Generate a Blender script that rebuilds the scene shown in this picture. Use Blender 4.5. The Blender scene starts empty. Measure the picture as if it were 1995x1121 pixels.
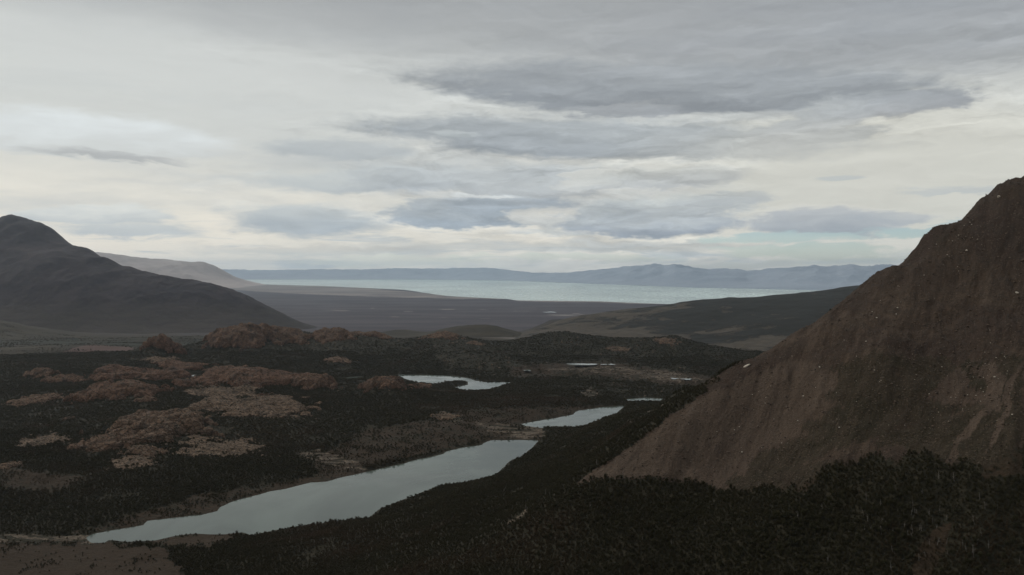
import bpy, math, random
import numpy as np
from mathutils import Vector, Euler

random.seed(7)
RNG = np.random.default_rng(11)
SC = bpy.context.scene
COL = SC.collection

# ------------------------------------------------------------------ camera
W0, H0, F, HY = 1995.0, 1121.0, 1566.0, 525.0        # photograph size, focal length in its pixels, eye-level row
CZ = 850.0                                            # eye height above the big lake
PITCH = math.atan((H0 / 2 - HY) / F)
cam_d = bpy.data.cameras.new('camera')
cam_d.sensor_width = 36.0
cam_d.lens = 36.0 * F / W0
cam_d.clip_start = 1.0
cam_d.clip_end = 250000.0
cam = bpy.data.objects.new('camera', cam_d)
cam.location = (0, 0, CZ)
cam.rotation_euler = (math.pi / 2 - PITCH, 0, 0)
COL.objects.link(cam)
SC.camera = cam
SC.view_settings.view_transform = 'Standard'
SC.view_settings.look = 'None'
SC.view_settings.exposure = 0.0
SC.view_settings.gamma = 1.0
SC.view_settings.use_curve_mapping = False
SC.render.engine = 'CYCLES'
SC.cycles.use_denoising = True
SC.cycles.max_bounces = 6
SC.cycles.diffuse_bounces = 2
SC.cycles.glossy_bounces = 2
SC.cycles.volume_bounces = 3
SC.cycles.transparent_max_bounces = 8

cp, sp = math.cos(PITCH), math.sin(PITCH)


def ray(px, py):
    """direction through a photograph pixel, scaled to unit depth along +Y"""
    u = (np.asarray(px, float) - W0 / 2) / F
    v = -(np.asarray(py, float) - H0 / 2) / F
    y = cp + v * sp
    z = v * cp - sp
    return u / y, z / y                               # x and z per metre of Y


def proj(x, y, z):
    """world -> photograph pixel"""
    dz = z - CZ
    f = y * cp - dz * sp
    up = y * sp + dz * cp
    f = np.maximum(f, 1e-3)
    return W0 / 2 + F * x / f, H0 / 2 - F * up / f


def P(px, py, d):
    a, b = ray(px, py)
    return (float(a * d), float(d), float(CZ + b * d))


def Pz(px, py, z):
    a, b = ray(px, py)
    d = (z - CZ) / b
    return (float(a * d), float(d), float(z))


# ------------------------------------------------------------------ node helper
class NT:
    def __init__(self, tree):
        self.t = tree
        self.n = tree.nodes
        self.l = tree.links

    def put(self, sock, v):
        if v is None:
            return
        if hasattr(v, 'is_output'):
            self.l.new(v, sock)
        else:
            try:
                sock.default_value = v
            except (TypeError, ValueError):
                if isinstance(v, (tuple, list)) and len(v) == 3:
                    sock.default_value = (*v, 1.0)
                else:
                    raise

    def node(self, kind, **props):
        nd = self.n.new(kind)
        for k, v in props.items():
            setattr(nd, k, v)
        return nd

    def math(self, op, a, b=None, c=None, clamp=False):
        nd = self.node('ShaderNodeMath', operation=op)
        nd.use_clamp = clamp
        self.put(nd.inputs[0], a)
        self.put(nd.inputs[1], b)
        self.put(nd.inputs[2], c)
        return nd.outputs[0]

    def mr(self, v, a, b, c=0.0, d=1.0, smooth=True):
        nd = self.node('ShaderNodeMapRange', interpolation_type='SMOOTHSTEP' if smooth else 'LINEAR')
        nd.clamp = True
        self.put(nd.inputs[0], v)
        for i, q in enumerate((a, b, c, d)):
            self.put(nd.inputs[i + 1], q)
        return nd.outputs[0]

    def mix(self, f, a, b, blend='MIX'):
        nd = self.node('ShaderNodeMix', data_type='RGBA', blend_type=blend)
        nd.clamp_factor = True
        self.put(nd.inputs[0], f)
        self.put(nd.inputs[6], a)
        self.put(nd.inputs[7], b)
        return nd.outputs[2]

    def noise(self, vec, scale, detail=4.0, rough=0.55, dist=0.0, color=False):
        nd = self.node('ShaderNodeTexNoise')
        self.put(nd.inputs['Vector'], vec)
        self.put(nd.inputs['Scale'], scale)
        self.put(nd.inputs['Detail'], detail)
        self.put(nd.inputs['Roughness'], rough)
        self.put(nd.inputs['Distortion'], dist)
        return nd.outputs[1] if color else nd.outputs[0]

    def voro(self, vec, scale, feature='F1', rand=1.0):
        nd = self.node('ShaderNodeTexVoronoi', feature=feature)
        self.put(nd.inputs['Vector'], vec)
        self.put(nd.inputs['Scale'], scale)
        self.put(nd.inputs['Randomness'], rand)
        return nd.outputs['Distance'], (nd.outputs['Color'] if feature == 'F1' else None)

    def xyz(self, x, y, z):
        nd = self.node('ShaderNodeCombineXYZ')
        self.put(nd.inputs[0], x)
        self.put(nd.inputs[1], y)
        self.put(nd.inputs[2], z)
        return nd.outputs[0]

    def sep(self, v):
        nd = self.node('ShaderNodeSeparateXYZ')
        self.put(nd.inputs[0], v)
        return nd.outputs

    def attr(self, name, kind='GEOMETRY'):
        nd = self.node('ShaderNodeAttribute', attribute_name=name, attribute_type=kind)
        return nd.outputs['Fac']

    def pos(self):
        return self.node('ShaderNodeNewGeometry').outputs['Position']


def lin(r, g, b):
    """8-bit sRGB -> linear"""
    o = []
    for c in (r, g, b):
        c /= 255.0
        o.append(c / 12.92 if c <= 0.04045 else ((c + 0.055) / 1.055) ** 2.4)
    return (*o, 1.0)


# ------------------------------------------------------------------ sky and sun
SUN_EL, SUN_AZ = math.radians(42), math.radians(-48)     # from the left, compass-like from +Y
world = bpy.data.worlds.new('World')
SC.world = world
world.use_nodes = True
world.cycles.sampling_method = 'MANUAL'
world.cycles.sample_map_resolution = 512
wt = NT(world.node_tree)
wt.n.clear()


def build_sky(k):
    tc = k.node('ShaderNodeTexCoord').outputs['Generated']
    nrm = k.node('ShaderNodeVectorMath', operation='NORMALIZE')
    k.l.new(tc, nrm.inputs[0])
    dx, dy, dz = k.sep(nrm.outputs[0])
    az = k.math('ARCTAN2', dx, dy)
    el = k.math('ARCSINE', dz)
    # cloud deck seen in perspective
    inv = k.math('DIVIDE', 1.0, k.math('ADD', k.math('ABSOLUTE', dz), 0.07))
    deck = k.xyz(k.math('MULTIPLY', dx, inv), k.math('MULTIPLY', dy, inv), 0.0)
    ang = k.xyz(k.math('MULTIPLY', az, 1.0), k.math('MULTIPLY', el, 4.2), 0.3)
    w1 = k.sep(k.noise(ang, 5.0, 5.0, 0.55, 0.3, color=True))
    w2 = k.sep(k.noise(ang, 17.0, 6.0, 0.62, 0.6, color=True))
    c = lambda s: k.math('SUBTRACT', s, 0.5)
    wu = k.math('ADD', az, k.math('ADD', k.math('MULTIPLY', c(w1[0]), 0.16), k.math('MULTIPLY', c(w2[0]), 0.06)))
    wv = k.math('ADD', el, k.math('ADD', k.math('MULTIPLY', c(w1[1]), 0.028), k.math('MULTIPLY', c(w2[1]), 0.022)))
    # ---- clear sky behind everything
    sky = k.node('ShaderNodeTexSky', sky_type='NISHITA')
    sky.sun_disc = False
    sky.sun_elevation = SUN_EL
    sky.sun_rotation = SUN_AZ
    sky.altitude = 800
    sky.dust_density = 0.2
    sky.ozone_density = 4.0
    bg_sky = k.node('ShaderNodeBackground')
    k.l.new(sky.outputs[0], bg_sky.inputs[0])
    bg_sky.inputs[1].default_value = 0.09
    # ---- cloud sheet colour: cream low down, white-grey in the middle, grey overhead
    ramp = k.node('ShaderNodeValToRGB')
    cr = ramp.color_ramp
    stops = [(0.0, lin(246, 238, 223)), (0.035, lin(237, 232, 219)), (0.10, lin(221, 220, 212)), (0.19, lin(210, 213, 210)),
             (0.27, lin(192, 195, 194)), (0.33, lin(170, 173, 175)), (0.5, lin(162, 166, 169)), (1.0, lin(168, 172, 175))]
    while len(cr.elements) < len(stops):
        cr.elements.new(0.5)
    for e, (p, col) in zip(cr.elements, stops):
        e.position = p
        e.color = col
    el_w = k.math('ADD', el, k.math('ADD', k.math('MULTIPLY', c(w1[2]), 0.10), k.math('MULTIPLY', k.math('SUBTRACT', az, -0.1), 0.035)))
    k.l.new(el_w, ramp.inputs[0])
    col = ramp.outputs[0]
    # broad soft streaks through the sheet
    st = k.noise(ang, 3.2, 7.0, 0.58, 0.7)
    col = k.mix(k.mr(st, 0.46, 0.72, 0.0, 0.55), col, lin(182, 188, 191))
    st2 = k.noise(k.xyz(k.math('MULTIPLY', az, 2.0), k.math('MULTIPLY', el, 26.0), 1.7), 4.0, 6.0, 0.6, 0.4)
    lowband = k.math('MULTIPLY', k.mr(el, 0.085, 0.03), k.mr(st2, 0.5, 0.66))
    col = k.mix(k.math('MULTIPLY', lowband, 0.75), col, lin(182, 192, 198))
    hib = k.noise(deck, 0.55, 7.0, 0.56, 0.6)
    col = k.mix(k.math('MULTIPLY', k.mr(el, 0.2, 0.34), k.mr(hib, 0.36, 0.68, 0.0, 0.75)), col, lin(145, 150, 155))

    # ---- named cloud bodies: photograph position -> azimuth and elevation
    def ae(px, py):
        a, b = ray(px, py)
        return math.atan(a), math.atan2(b, math.hypot(a, 1.0))

    fine = k.noise(k.xyz(k.math('MULTIPLY', az, 1.0), k.math('MULTIPLY', el, 2.5), 2.0), 36.0, 7.0, 0.64, 0.4)
    fine = c(fine)
    shade_n = c(k.noise(ang, 11.0, 6.0, 0.6, 0.5))

    def body(px, py, hw, up, dn, soft, top, base, alpha=1.0, rag=0.5, shear=0.0, rim=0.0):
        nonlocal col
        cu, cv = ae(px, py)
        ru = hw / F * math.cos(cu)
        du = k.math('SUBTRACT', wu, cu)
        dv = k.math('SUBTRACT', wv, cv)
        if shear:
            dv = k.math('SUBTRACT', dv, k.math('MULTIPLY', du, shear))
        a = k.math('MAXIMUM', k.math('MULTIPLY', dv, F / up), k.math('MULTIPLY', dv, -F / dn))
        b = k.math('MULTIPLY', du, 1.0 / ru)
        q = k.math('SQRT', k.math('ADD', k.math('MULTIPLY', a, a), k.math('MULTIPLY', b, b)))
        q = k.math('ADD', q, k.math('MULTIPLY', fine, rag))
        soft *= 0.7
        if rim:
            qr = k.math('SUBTRACT', q, k.math('MULTIPLY', k.mr(dv, 0.0, up / F), 0.28))
            col = k.mix(k.mr(qr, 1.12, 0.86, 0.0, rim), col, lin(222, 221, 213))
        m = k.mr(q, 1.0 + soft, 1.0 - soft, 0.0, alpha)
        t = k.math('ADD', k.mr(dv, -dn * 0.7 / F, up * 0.95 / F, 0.0, 1.0, smooth=False), k.math('MULTIPLY', shade_n, 1.3))
        body_col = k.mix(t, base, top)
        col = k.mix(m, col, body_col)

    DK, DK2 = lin(143, 149, 155), lin(152, 158, 164)
    MID, MIDB = lin(168, 175, 181), lin(162, 173, 183)
    LT, WH, CR = lin(196, 202, 203), lin(216, 221, 221), lin(213, 213, 204)
    # bright opening on the right and the bright sheet on the left
    body(1700, 330, 420, 120, 130, 0.7, CR, lin(211, 211, 202), 0.95, 0.2)
    body(330, 170, 560, 120, 110, 0.8, lin(210, 213, 211), lin(206, 209, 206), 0.7, 0.2)
    # upper right grey ceiling
    body(1750, 60, 700, 120, 75, 0.6, lin(150, 155, 162), lin(160, 164, 168), 0.8, 0.4, -0.03)
    body(900, 30, 600, 60, 60, 0.8, lin(166, 169, 171), lin(170, 173, 174), 0.6, 0.3)
    # the two long dark decks
    body(1300, 178, 480, 52, 44, 0.34, lin(164, 169, 173), DK, 0.95, 0.5, -0.06)
    body(1740, 205, 165, 20, 22, 0.24, lin(162, 167, 171), lin(148, 153, 160), 0.95, 0.7)
    body(1230, 226, 260, 9, 9, 0.6, lin(206, 209, 207), lin(205, 208, 205), 0.75, 0.5)
    body(1235, 212, 95, 13, 13, 0.3, lin(170, 174, 177), lin(159, 164, 169), 0.9, 0.6)
    body(1180, 272, 460, 42, 40, 0.36, lin(176, 182, 185), lin(152, 159, 165), 0.95, 0.5, -0.05)
    body(1580, 243, 110, 36, 40, 0.34, lin(179, 184, 186), lin(153, 159, 166), 0.9, 1.0, 0.25)
    body(1635, 266, 75, 9, 9, 0.4, lin(160, 166, 172), lin(152, 159, 166), 0.9, 0.9, 0.12)
    body(905, 266, 45, 9, 8, 0.3, lin(184, 190, 191), lin(174, 181, 183), 0.7, 0.9)
    # lens cloud on the left
    body(180, 284, 215, 56, 22, 0.30, lin(226, 232, 233), lin(205, 208, 206), 1.0, 0.2)
    body(215, 305, 130, 7, 6, 0.7, lin(188, 191, 191), lin(174, 177, 178), 0.85, 0.5, -0.05)
    body(185, 420, 120, 20, 14, 0.3, lin(228, 230, 225), lin(190, 197, 200), 0.9, 0.5)
    body(270, 455, 115, 18, 14, 0.5, lin(196, 203, 205), lin(178, 188, 195), 0.8, 0.5)
    # grey-blue middle band
    body(640, 292, 150, 20, 20, 0.5, lin(186, 192, 194), lin(174, 181, 185), 0.8, 0.5)
    body(700, 355, 210, 26, 20, 0.5, lin(204, 209, 207), lin(182, 190, 194), 0.8, 0.6)
    body(1010, 362, 330, 42, 46, 0.5, lin(188, 194, 196), MID, 0.85, 0.6, -0.05)
    body(1270, 355, 160, 26, 20, 0.4, lin(203, 206, 202), lin(170, 176, 182), 0.85, 0.8, 0.1, rim=0.5)
    body(590, 432, 150, 34, 30, 0.45, lin(195, 202, 204), lin(162, 174, 184), 0.85, 0.6, rim=0.5)
    body(905, 418, 145, 36, 28, 0.26, lin(196, 202, 204), lin(154, 166, 177), 0.95, 0.8, rim=0.5)
    body(1010, 398, 120, 18, 30, 0.5, MIDB, MIDB, 0.7, 0.7)
    body(960, 379, 55, 5, 4, 0.4, WH, lin(205, 209, 209), 0.9, 0.7)
    body(1080, 430, 70, 20, 14, 0.4, lin(214, 212, 204), lin(198, 202, 202), 0.85, 0.8, rim=0.5)
    body(1270, 425, 165, 46, 32, 0.28, lin(203, 208, 206), lin(153, 163, 175), 0.95, 0.9, rim=0.5)
    body(1375, 388, 90, 10, 10, 0.4, lin(188, 194, 195), lin(174, 181, 186), 0.85, 1.0)
    # right-hand small clouds
    body(1640, 300, 330, 60, 90, 0.9, lin(209, 209, 201), lin(208, 208, 200), 0.6, 0.15)
    body(1575, 436, 130, 28, 24, 0.34, lin(194, 198, 200), lin(158, 166, 175), 0.95, 0.8, -0.05, rim=0.5)
    body(1700, 424, 75, 11, 8, 0.45, lin(190, 194, 195), lin(174, 181, 187), 0.85, 0.9)
    body(1655, 348, 45, 6, 5, 0.5, lin(198, 202, 200), lin(186, 192, 193), 0.8, 0.8)
    body(1845, 376, 80, 8, 7, 0.5, lin(199, 203, 201), lin(186, 192, 193), 0.8, 0.8)
    # low pale streaks
    body(1050, 480, 420, 10, 9, 0.6, lin(208, 206, 198), lin(198, 202, 201), 0.7, 0.9)
    body(620, 490, 230, 10, 8, 0.6, lin(209, 205, 196), lin(203, 206, 202), 0.7, 0.8)
    body(1240, 470, 150, 6, 6, 0.5, lin(204, 204, 199), lin(198, 202, 202), 0.7, 0.9)
    body(1400, 515, 120, 7, 6, 0.6, lin(210, 203, 195), lin(204, 200, 194), 0.8, 0.8)
    # ---- gaps of clear teal sky low on the right
    cover = 1.0
    for (px, py, hw, hh, al) in ((1500, 463, 120, 9, .9), (1600, 492, 110, 13, .85), (1790, 448, 90, 10, .95), (1470, 488, 80, 9, .75),
                                 (1120, 500, 160, 7, .55), (760, 507, 160, 7, .45), (1560, 512, 200, 8, .5), (1880, 436, 90, 6, .5)):
        cu, cv = ae(px, py)
        a = k.math('MULTIPLY', k.math('SUBTRACT', wv, cv), F / hh)
        b = k.math('MULTIPLY', k.math('SUBTRACT', wu, cu), F / hw)
        q = k.math('SQRT', k.math('ADD', k.math('MULTIPLY', a, a), k.math('MULTIPLY', b, b)))
        q = k.math('ADD', q, k.math('MULTIPLY', fine, 1.4))
        m = k.mr(q, 1.4, 0.75, 1.0, 1.0 - al)
        cover = k.math('MULTIPLY', cover, m)
    # same sort of gaps all round the horizon outside the frame
    gap = k.math('MULTIPLY', k.mr(k.math('ABSOLUTE', az), 0.62, 0.9), k.math('MULTIPLY', k.mr(el, 0.12, 0.05), k.mr(st2, 0.42, 0.3)))
    cover = k.math('MULTIPLY', cover, k.math('SUBTRACT', 1.0, k.math('MULTIPLY', gap, 0.5)))
    # relief: tops catch the light, bases fall into shade
    for sc_, dl, am, det in ((5.0, 0.014, 0.75, 5.0), (16.0, 0.006, 0.6, 6.0)):
        va = k.xyz(wu, k.math('MULTIPLY', wv, 5.0), sc_)
        vb = k.xyz(wu, k.math('MULTIPLY', k.math('ADD', wv, dl), 5.0), sc_)
        e = k.math('SUBTRACT', k.noise(va, sc_, det, 0.6, 0.5), k.noise(vb, sc_, det, 0.6, 0.5))
        e = k.math('MULTIPLY', e, k.mr(el, 0.36, 0.10, 0.25 * am, am))
        e = k.math('MULTIPLY', e, k.mr(k.math('ADD', az, k.math('MULTIPLY', c(w1[0]), 1.6)), -0.45, 0.1, 0.12, 1.0))
        e = k.math('MULTIPLY', e, k.math('SUBTRACT', 1.0, k.math('MULTIPLY', k.mr(az, 0.22, 0.34), k.mr(el, 0.16, 0.13, 0.0, 0.75))))
        e = k.math('ADD', 1.0, k.math('MINIMUM', k.math('MAXIMUM', e, -0.16), 0.13))
        vm = k.node('ShaderNodeVectorMath', operation='SCALE')
        k.l.new(col, vm.inputs[0])
        k.l.new(e, vm.inputs[3])
        col = vm.outputs[0]
    bg_c = k.node('ShaderNodeBackground')
    k.l.new(col, bg_c.inputs[0])
    bg_c.inputs[1].default_value = 1.0
    ms = k.node('ShaderNodeMixShader')
    k.put(ms.inputs[0], cover)
    k.l.new(bg_sky.outputs[0], ms.inputs[1])
    k.l.new(bg_c.outputs[0], ms.inputs[2])
    out = k.node('ShaderNodeOutputWorld')
    k.l.new(ms.outputs[0], out.inputs[0])


build_sky(wt)

sun_d = bpy.data.lights.new('sun', 'SUN')
sun_d.energy = 1.5
sun_d.angle = math.radians(14)
sun_d.color = (1.0, 0.95, 0.88)
sun = bpy.data.objects.new('sun', sun_d)
sd = Vector((math.sin(SUN_AZ) * math.cos(SUN_EL), math.cos(SUN_AZ) * math.cos(SUN_EL), math.sin(SUN_EL)))
sun.rotation_euler = sd.to_track_quat('Z', 'Y').to_euler()
sun.location = (-500, -200, 1500)
COL.objects.link(sun)


# ------------------------------------------------------------------ maths for the land
def _hash(ix, iy, seed):
    n = (ix.astype(np.int64) * 374761393 + iy.astype(np.int64) * 668265263 + seed * 974711) & 0xFFFFFFFF
    n = ((n ^ (n >> 13)) * 1274126177) & 0xFFFFFFFF
    n = n ^ (n >> 16)
    return n


def gnoise(x, y, seed=0):
    x = np.asarray(x, float)
    y = np.asarray(y, float)
    ix, iy = np.floor(x), np.floor(y)
    fx, fy = x - ix, y - iy
    ux = fx * fx * fx * (fx * (fx * 6 - 15) + 10)
    uy = fy * fy * fy * (fy * (fy * 6 - 15) + 10)

    def g(ox, oy):
        a = _hash(ix + ox, iy + oy, seed) * (2 * math.pi / 4294967296.0)
        return np.cos(a) * (fx - ox) + np.sin(a) * (fy - oy)
    a = g(0, 0)
    b = g(1, 0)
    c = g(0, 1)
    d = g(1, 1)
    return ((a + (b - a) * ux) * (1 - uy) + (c + (d - c) * ux) * uy) * 1.5


def fbm(x, y, octs=5, seed=0, gain=0.5, ridged=False):
    s = 0.0
    amp = 1.0
    tot = 0.0
    f = 1.0
    for o in range(octs):
        n = gnoise(np.asarray(x) * f + 17.3 * o, np.asarray(y) * f - 9.1 * o, seed + o)
        if ridged:
            n = 1.0 - 2.0 * np.abs(n)
        s = s + n * amp
        tot += amp
        amp *= gain
        f *= 2.03
    return s / tot


def sstep(a, b, x):
    t = np.clip((x - a) / (b - a), 0, 1)
    return t * t * (3 - 2 * t)


class RBF:
    """smooth surface through scattered points (multiquadric + plane)"""
    def __init__(self, pts, c):
        p = np.array(pts, float)
        self.xy, self.c = p[:, :2] / 1000.0, c / 1000.0
        n = len(p)
        A = np.zeros((n + 3, n + 3))
        A[:n, :n] = self.k(self.xy[:, None, :] - self.xy[None, :, :]) + np.eye(n) * 1e-4
        A[:n, n] = A[n, :n] = 1
        A[:n, n + 1:] = self.xy
        A[n + 1:, :n] = self.xy.T
        b = np.zeros(n + 3)
        b[:n] = p[:, 2]
        self.w = np.linalg.solve(A, b)

    def k(self, d):
        return -np.sqrt((d ** 2).sum(-1) + self.c ** 2)

    def __call__(self, x, y):
        x = np.asarray(x, float)
        sh = x.shape
        X = np.stack([x.ravel(), np.asarray(y, float).ravel()], -1) / 1000.0
        out = self.w[len(self.xy)] + X @ self.w[len(self.xy) + 1:]
        for i, q in enumerate(self.xy):
            out -= self.w[i] * np.sqrt((X[:, 0] - q[0]) ** 2 + (X[:, 1] - q[1]) ** 2 + self.c ** 2)
        return out.reshape(sh)


def in_poly(x, y, poly):
    x = np.asarray(x, float)
    y = np.asarray(y, float)
    ins = np.zeros(x.shape, bool)
    n = len(poly)
    for i in range(n):
        x0, y0 = poly[i]
        x1, y1 = poly[(i + 1) % n]
        if y0 == y1:
            continue
        c = ((y0 > y) != (y1 > y)) & (x < (x1 - x0) * (y - y0) / (y1 - y0) + x0)
        ins ^= c
    return ins


def sdist(x, y, poly, pad=400.0):
    """signed distance to a polygon (negative inside), only exact within `pad`"""
    x = np.asarray(x, float)
    y = np.asarray(y, float)
    pa = np.array(poly)
    out = np.full(x.shape, 1e6)
    near = (x > pa[:, 0].min() - pad) & (x < pa[:, 0].max() + pad) & (y > pa[:, 1].min() - pad) & (y < pa[:, 1].max() + pad)
    if not near.any():
        return out
    X, Y = x[near], y[near]
    d2 = np.full(X.shape, 1e12)
    n = len(poly)
    for i in range(n):
        ax, ay = poly[i]
        bx, by = poly[(i + 1) % n]
        ex, ey = bx - ax, by - ay
        L = ex * ex + ey * ey + 1e-9
        t = np.clip(((X - ax) * ex + (Y - ay) * ey) / L, 0, 1)
        d2 = np.minimum(d2, (X - ax - t * ex) ** 2 + (Y - ay - t * ey) ** 2)
    d = np.sqrt(d2)
    d[in_poly(X, Y, poly)] *= -1
    out[near] = d
    return out


def roughen(poly, amp, step, seed):
    """resample a shoreline and give it small bays"""
    out = []
    n = len(poly)
    for i in range(n):
        a, b = np.array(poly[i]), np.array(poly[(i + 1) % n])
        L = np.linalg.norm(b - a)
        m = max(1, int(L / step))
        nx, ny = (b[1] - a[1]) / max(L, 1e-6), -(b[0] - a[0]) / max(L, 1e-6)
        for j in range(m):
            p = a + (b - a) * (j / m)
            o = float(fbm(np.array([p[0] / (step * 3)]), np.array([p[1] / (step * 3)]), 3, seed)[0]) * amp
            out.append((p[0] + nx * o, p[1] + ny * o))
    return out


# ------------------------------------------------------------------ lakes (traced shores, each on its own level)
LZ = 350.0
madre = [(182, 1040), (232, 1031), (278, 1023.5), (287, 1015), (339, 1009), (392, 1003.6), (423, 996), (428, 988.6), (457, 976), (499, 965),
         (524, 958), (556, 953), (606, 940), (635, 938.6), (660, 931.5), (710, 921), (739, 913.6), (789, 903), (800, 898.7), (864, 885), (868, 880.5),
         (900, 872.6), (939, 867), (941, 863.7), (957, 858), (1024, 857.6), (1050, 858.4), (1034, 876), (1010, 893), (994, 898), (974, 918), (960, 926),
         (914, 938), (878, 944), (850, 948), (821, 960), (786, 974), (754, 986), (736, 994), (721, 1009), (703, 1012), (650, 1016), (585, 1025),
         (535, 1034), (489, 1043), (471, 1037), (439, 1041), (410, 1042), (378, 1039.6), (342, 1044), (303, 1053), (250, 1056), (221, 1053),
         (212, 1052.5), (203, 1058), (178, 1058), (168, 1047)]
hija = [(1014, 827), (1032, 823), (1071, 816.6), (1117, 807.7), (1122, 801), (1167, 794), (1217, 791), (1200, 806), (1167, 818), (1144, 828), (1117, 834),
        (1085, 833), (1053, 834), (1021, 830)]
nieta = [(1217, 778), (1256, 775), (1292, 777), (1282, 783), (1228, 783)]
capri = [(773, 730), (835, 731), (878, 732.5), (914, 737), (925, 741), (946, 745), (996, 745), (971, 753), (953, 759), (932, 762), (907, 761), (885, 755),
         (911, 750), (912, 744), (900, 742.5), (870, 744), (845, 748), (821, 747), (803, 743), (786, 737)]
caprib = [(664, 737), (700, 734), (706, 738), (675, 742)]
LAKES = []
for nm, pl, st in (('madre', madre, 14), ('hija', hija, 14), ('nieta', nieta, 25), ('capri', capri, 22), ('caprib', caprib, 22)):
    w = [Pz(a, b, LZ)[:2] for a, b in pl]
    LAKES.append((nm, roughen(w, 5.0, st, 5), LZ))

# ------------------------------------------------------------------ near land: control points
C = []
Z = lambda px, py, z: C.append(Pz(px, py, z))
D = lambda px, py, d: C.append(P(px, py, d))
for q in ((0, 760, 392), (0, 830, 398), (0, 900, 392), (0, 960, 380), (0, 1030, 357), (0, 1075, 352), (-250, 760, 400), (-250, 900, 410), (-250, 1050, 370),
          (150, 765, 385), (150, 850, 392), (150, 930, 382), (150, 1000, 360), (300, 725, 382), (300, 780, 388), (300, 850, 390), (300, 920, 376),
          (300, 985, 357), (450, 725, 380), (450, 780, 384), (450, 850, 380), (450, 920, 364), (420, 968, 354), (600, 705, 376), (600, 760, 370),
          (600, 830, 376), (600, 890, 360), (750, 705, 370), (750, 775, 367), (750, 830, 368), (780, 880, 355), (900, 705, 366), (900, 785, 362),
          (900, 830, 363), (950, 846, 353), (1050, 720, 352), (1200, 735, 352), (1350, 745, 352), (1100, 780, 357), (1000, 790, 361),
          (1240, 763, 357), (1050, 845, 353), (1150, 700, 362), (1300, 700, 364), (1420, 712, 358), (880, 722, 352),
          (100, 1075, 352), (300, 1075, 354), (450, 1055, 356)):
    Z(*q)
# rim towards the plain
for q in ((-300, 715, 3500), (0, 714, 3600), (100, 712, 3700), (200, 702, 4000), (270, 694, 4200), (400, 688, 4500), (520, 672, 4700), (640, 668, 4800),
          (760, 672, 4800), (900, 672, 4900), (990, 674, 5000), (1080, 668, 5000), (1180, 668, 5000), (1320, 672, 5000), (1450, 692, 4600),
          (1560, 700, 4500)):
    D(*q)
for px in range(-300, 2500, 200):                     # beyond the rim the ground drops under the plain
    D(px, HY + F * (CZ - 170) / 6300, 6300)
    D(px, HY + F * (CZ - 100) / 7300, 7300)
# foreground forest slope and lower mountain side
for q in ((1995, 1121, 720), (1800, 1121, 750), (1600, 1121, 775), (1300, 1121, 850), (1000, 1121, 945), (700, 1121, 1110), (550, 1121, 1230),
          (400, 1121, 1295), (1600, 935, 930), (1800, 950, 850), (1995, 950, 810), (1300, 945, 1030), (1400, 890, 1060), (1400, 948, 1010),
          (1450, 1030, 880), (1250, 1030, 930), (1000, 1000, 1200), (1120, 1000, 1000), (870, 1010, 1290), (760, 1030, 1340), (600, 1060, 1330),
          (850, 965, 1600), (930, 945, 1650), (1000, 920, 1750),
          (1800, 800, 960), (1995, 800, 900), (1600, 800, 1030), (1800, 650, 1080), (1995, 650, 1010), (1995, 480, 1160), (1700, 680, 1060),
          (1900, 550, 1130), (1500, 830, 1075), (1300, 870, 1085), (2250, 700, 900), (2250, 1000, 700), (2250, 450, 1180), (2600, 500, 1000),
          (1125, 900, 1480), (1200, 850, 1800), (1100, 850, 2150), (1300, 800, 1950), (1250, 800, 2350), (1180, 880, 1500), (1290, 835, 1600)):
    D(*q)
CREST = [(1125, 940, 1090), (1160, 915, 1100), (1220, 878, 1110), (1300, 815, 1130), (1370, 765, 1160), (1440, 713, 1180), (1490, 690, 1190), (1560, 645, 1200),
         (1640, 595, 1215), (1690, 553, 1225), (1722, 523, 1235), (1790, 492, 1250), (1803, 466, 1255), (1850, 440, 1265), (1900, 410, 1280),
         (1940, 368, 1290), (1995, 345, 1300), (2150, 290, 1330), (2400, 200, 1380), (2700, 120, 1450)]
for (px, py, d) in CREST:
    D(px, py, d)
    if px > 1390:
        x, y, z = P(px, py, d)
        C.append((x + 40, y + 130, z - 70))
        C.append((x + 60, y + 420, max(410, z - 260)))
        C.append((x * 1.6 + 60, y + 1400, 400))
for q in ((1380, 760, 1500), (1330, 787, 1560), (1265, 812, 1640), (1205, 845, 1700)):
    D(*q)
# ground climbing back up to the viewer
for (x, y, z) in ((0, 700, 555), (0, 400, 650), (0, 150, 765), (0, 0, 838), (250, 400, 640), (330, 560, 595), (500, 400, 660), (300, 0, 860), (-300, 400, 640), (-600, 900, 430),
                  (-300, 900, 450), (-900, 900, 400), (-700, 0, 800), (-1000, 1300, 356), (-1500, 1300, 380), (800, 300, 800), (900, 700, 800)):
    C.append((x, y, z))
near_rbf = RBF(C, 32.0)

# bumps: rounded hills of the basin (photograph position, depth, half width px, height px)
BUMPS = [(312, 676, 4300, 44, 20), (460, 668, 4650, 75, 36), (556, 660, 4800, 60, 20), (700, 655, 5000, 75, 15), (850, 668, 4950, 80, 18), (1085, 668, 4950, 90, 22),
         (640, 664, 4850, 45, 12), (1206, 675, 4900, 60, 6), (1300, 676, 4900, 70, 12),
         (230, 775, 3000, 110, 24), (480, 755, 3300, 120, 16), (300, 850, 2300, 110, 20), (745, 765, 3150, 70, 14), (610, 760, 3250, 60, 12), (930, 705, 4200, 90, 14),
         (75, 745, 3350, 60, 10), (1080, 800, 2800, 160, 8), (880, 850, 2400, 70, 8)]
BW = []
for (px, py, d, hw, hh) in BUMPS:
    x, y, _ = P(px, py, d)
    BW.append((x, y, hw * d / F, hh * d / F))

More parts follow.
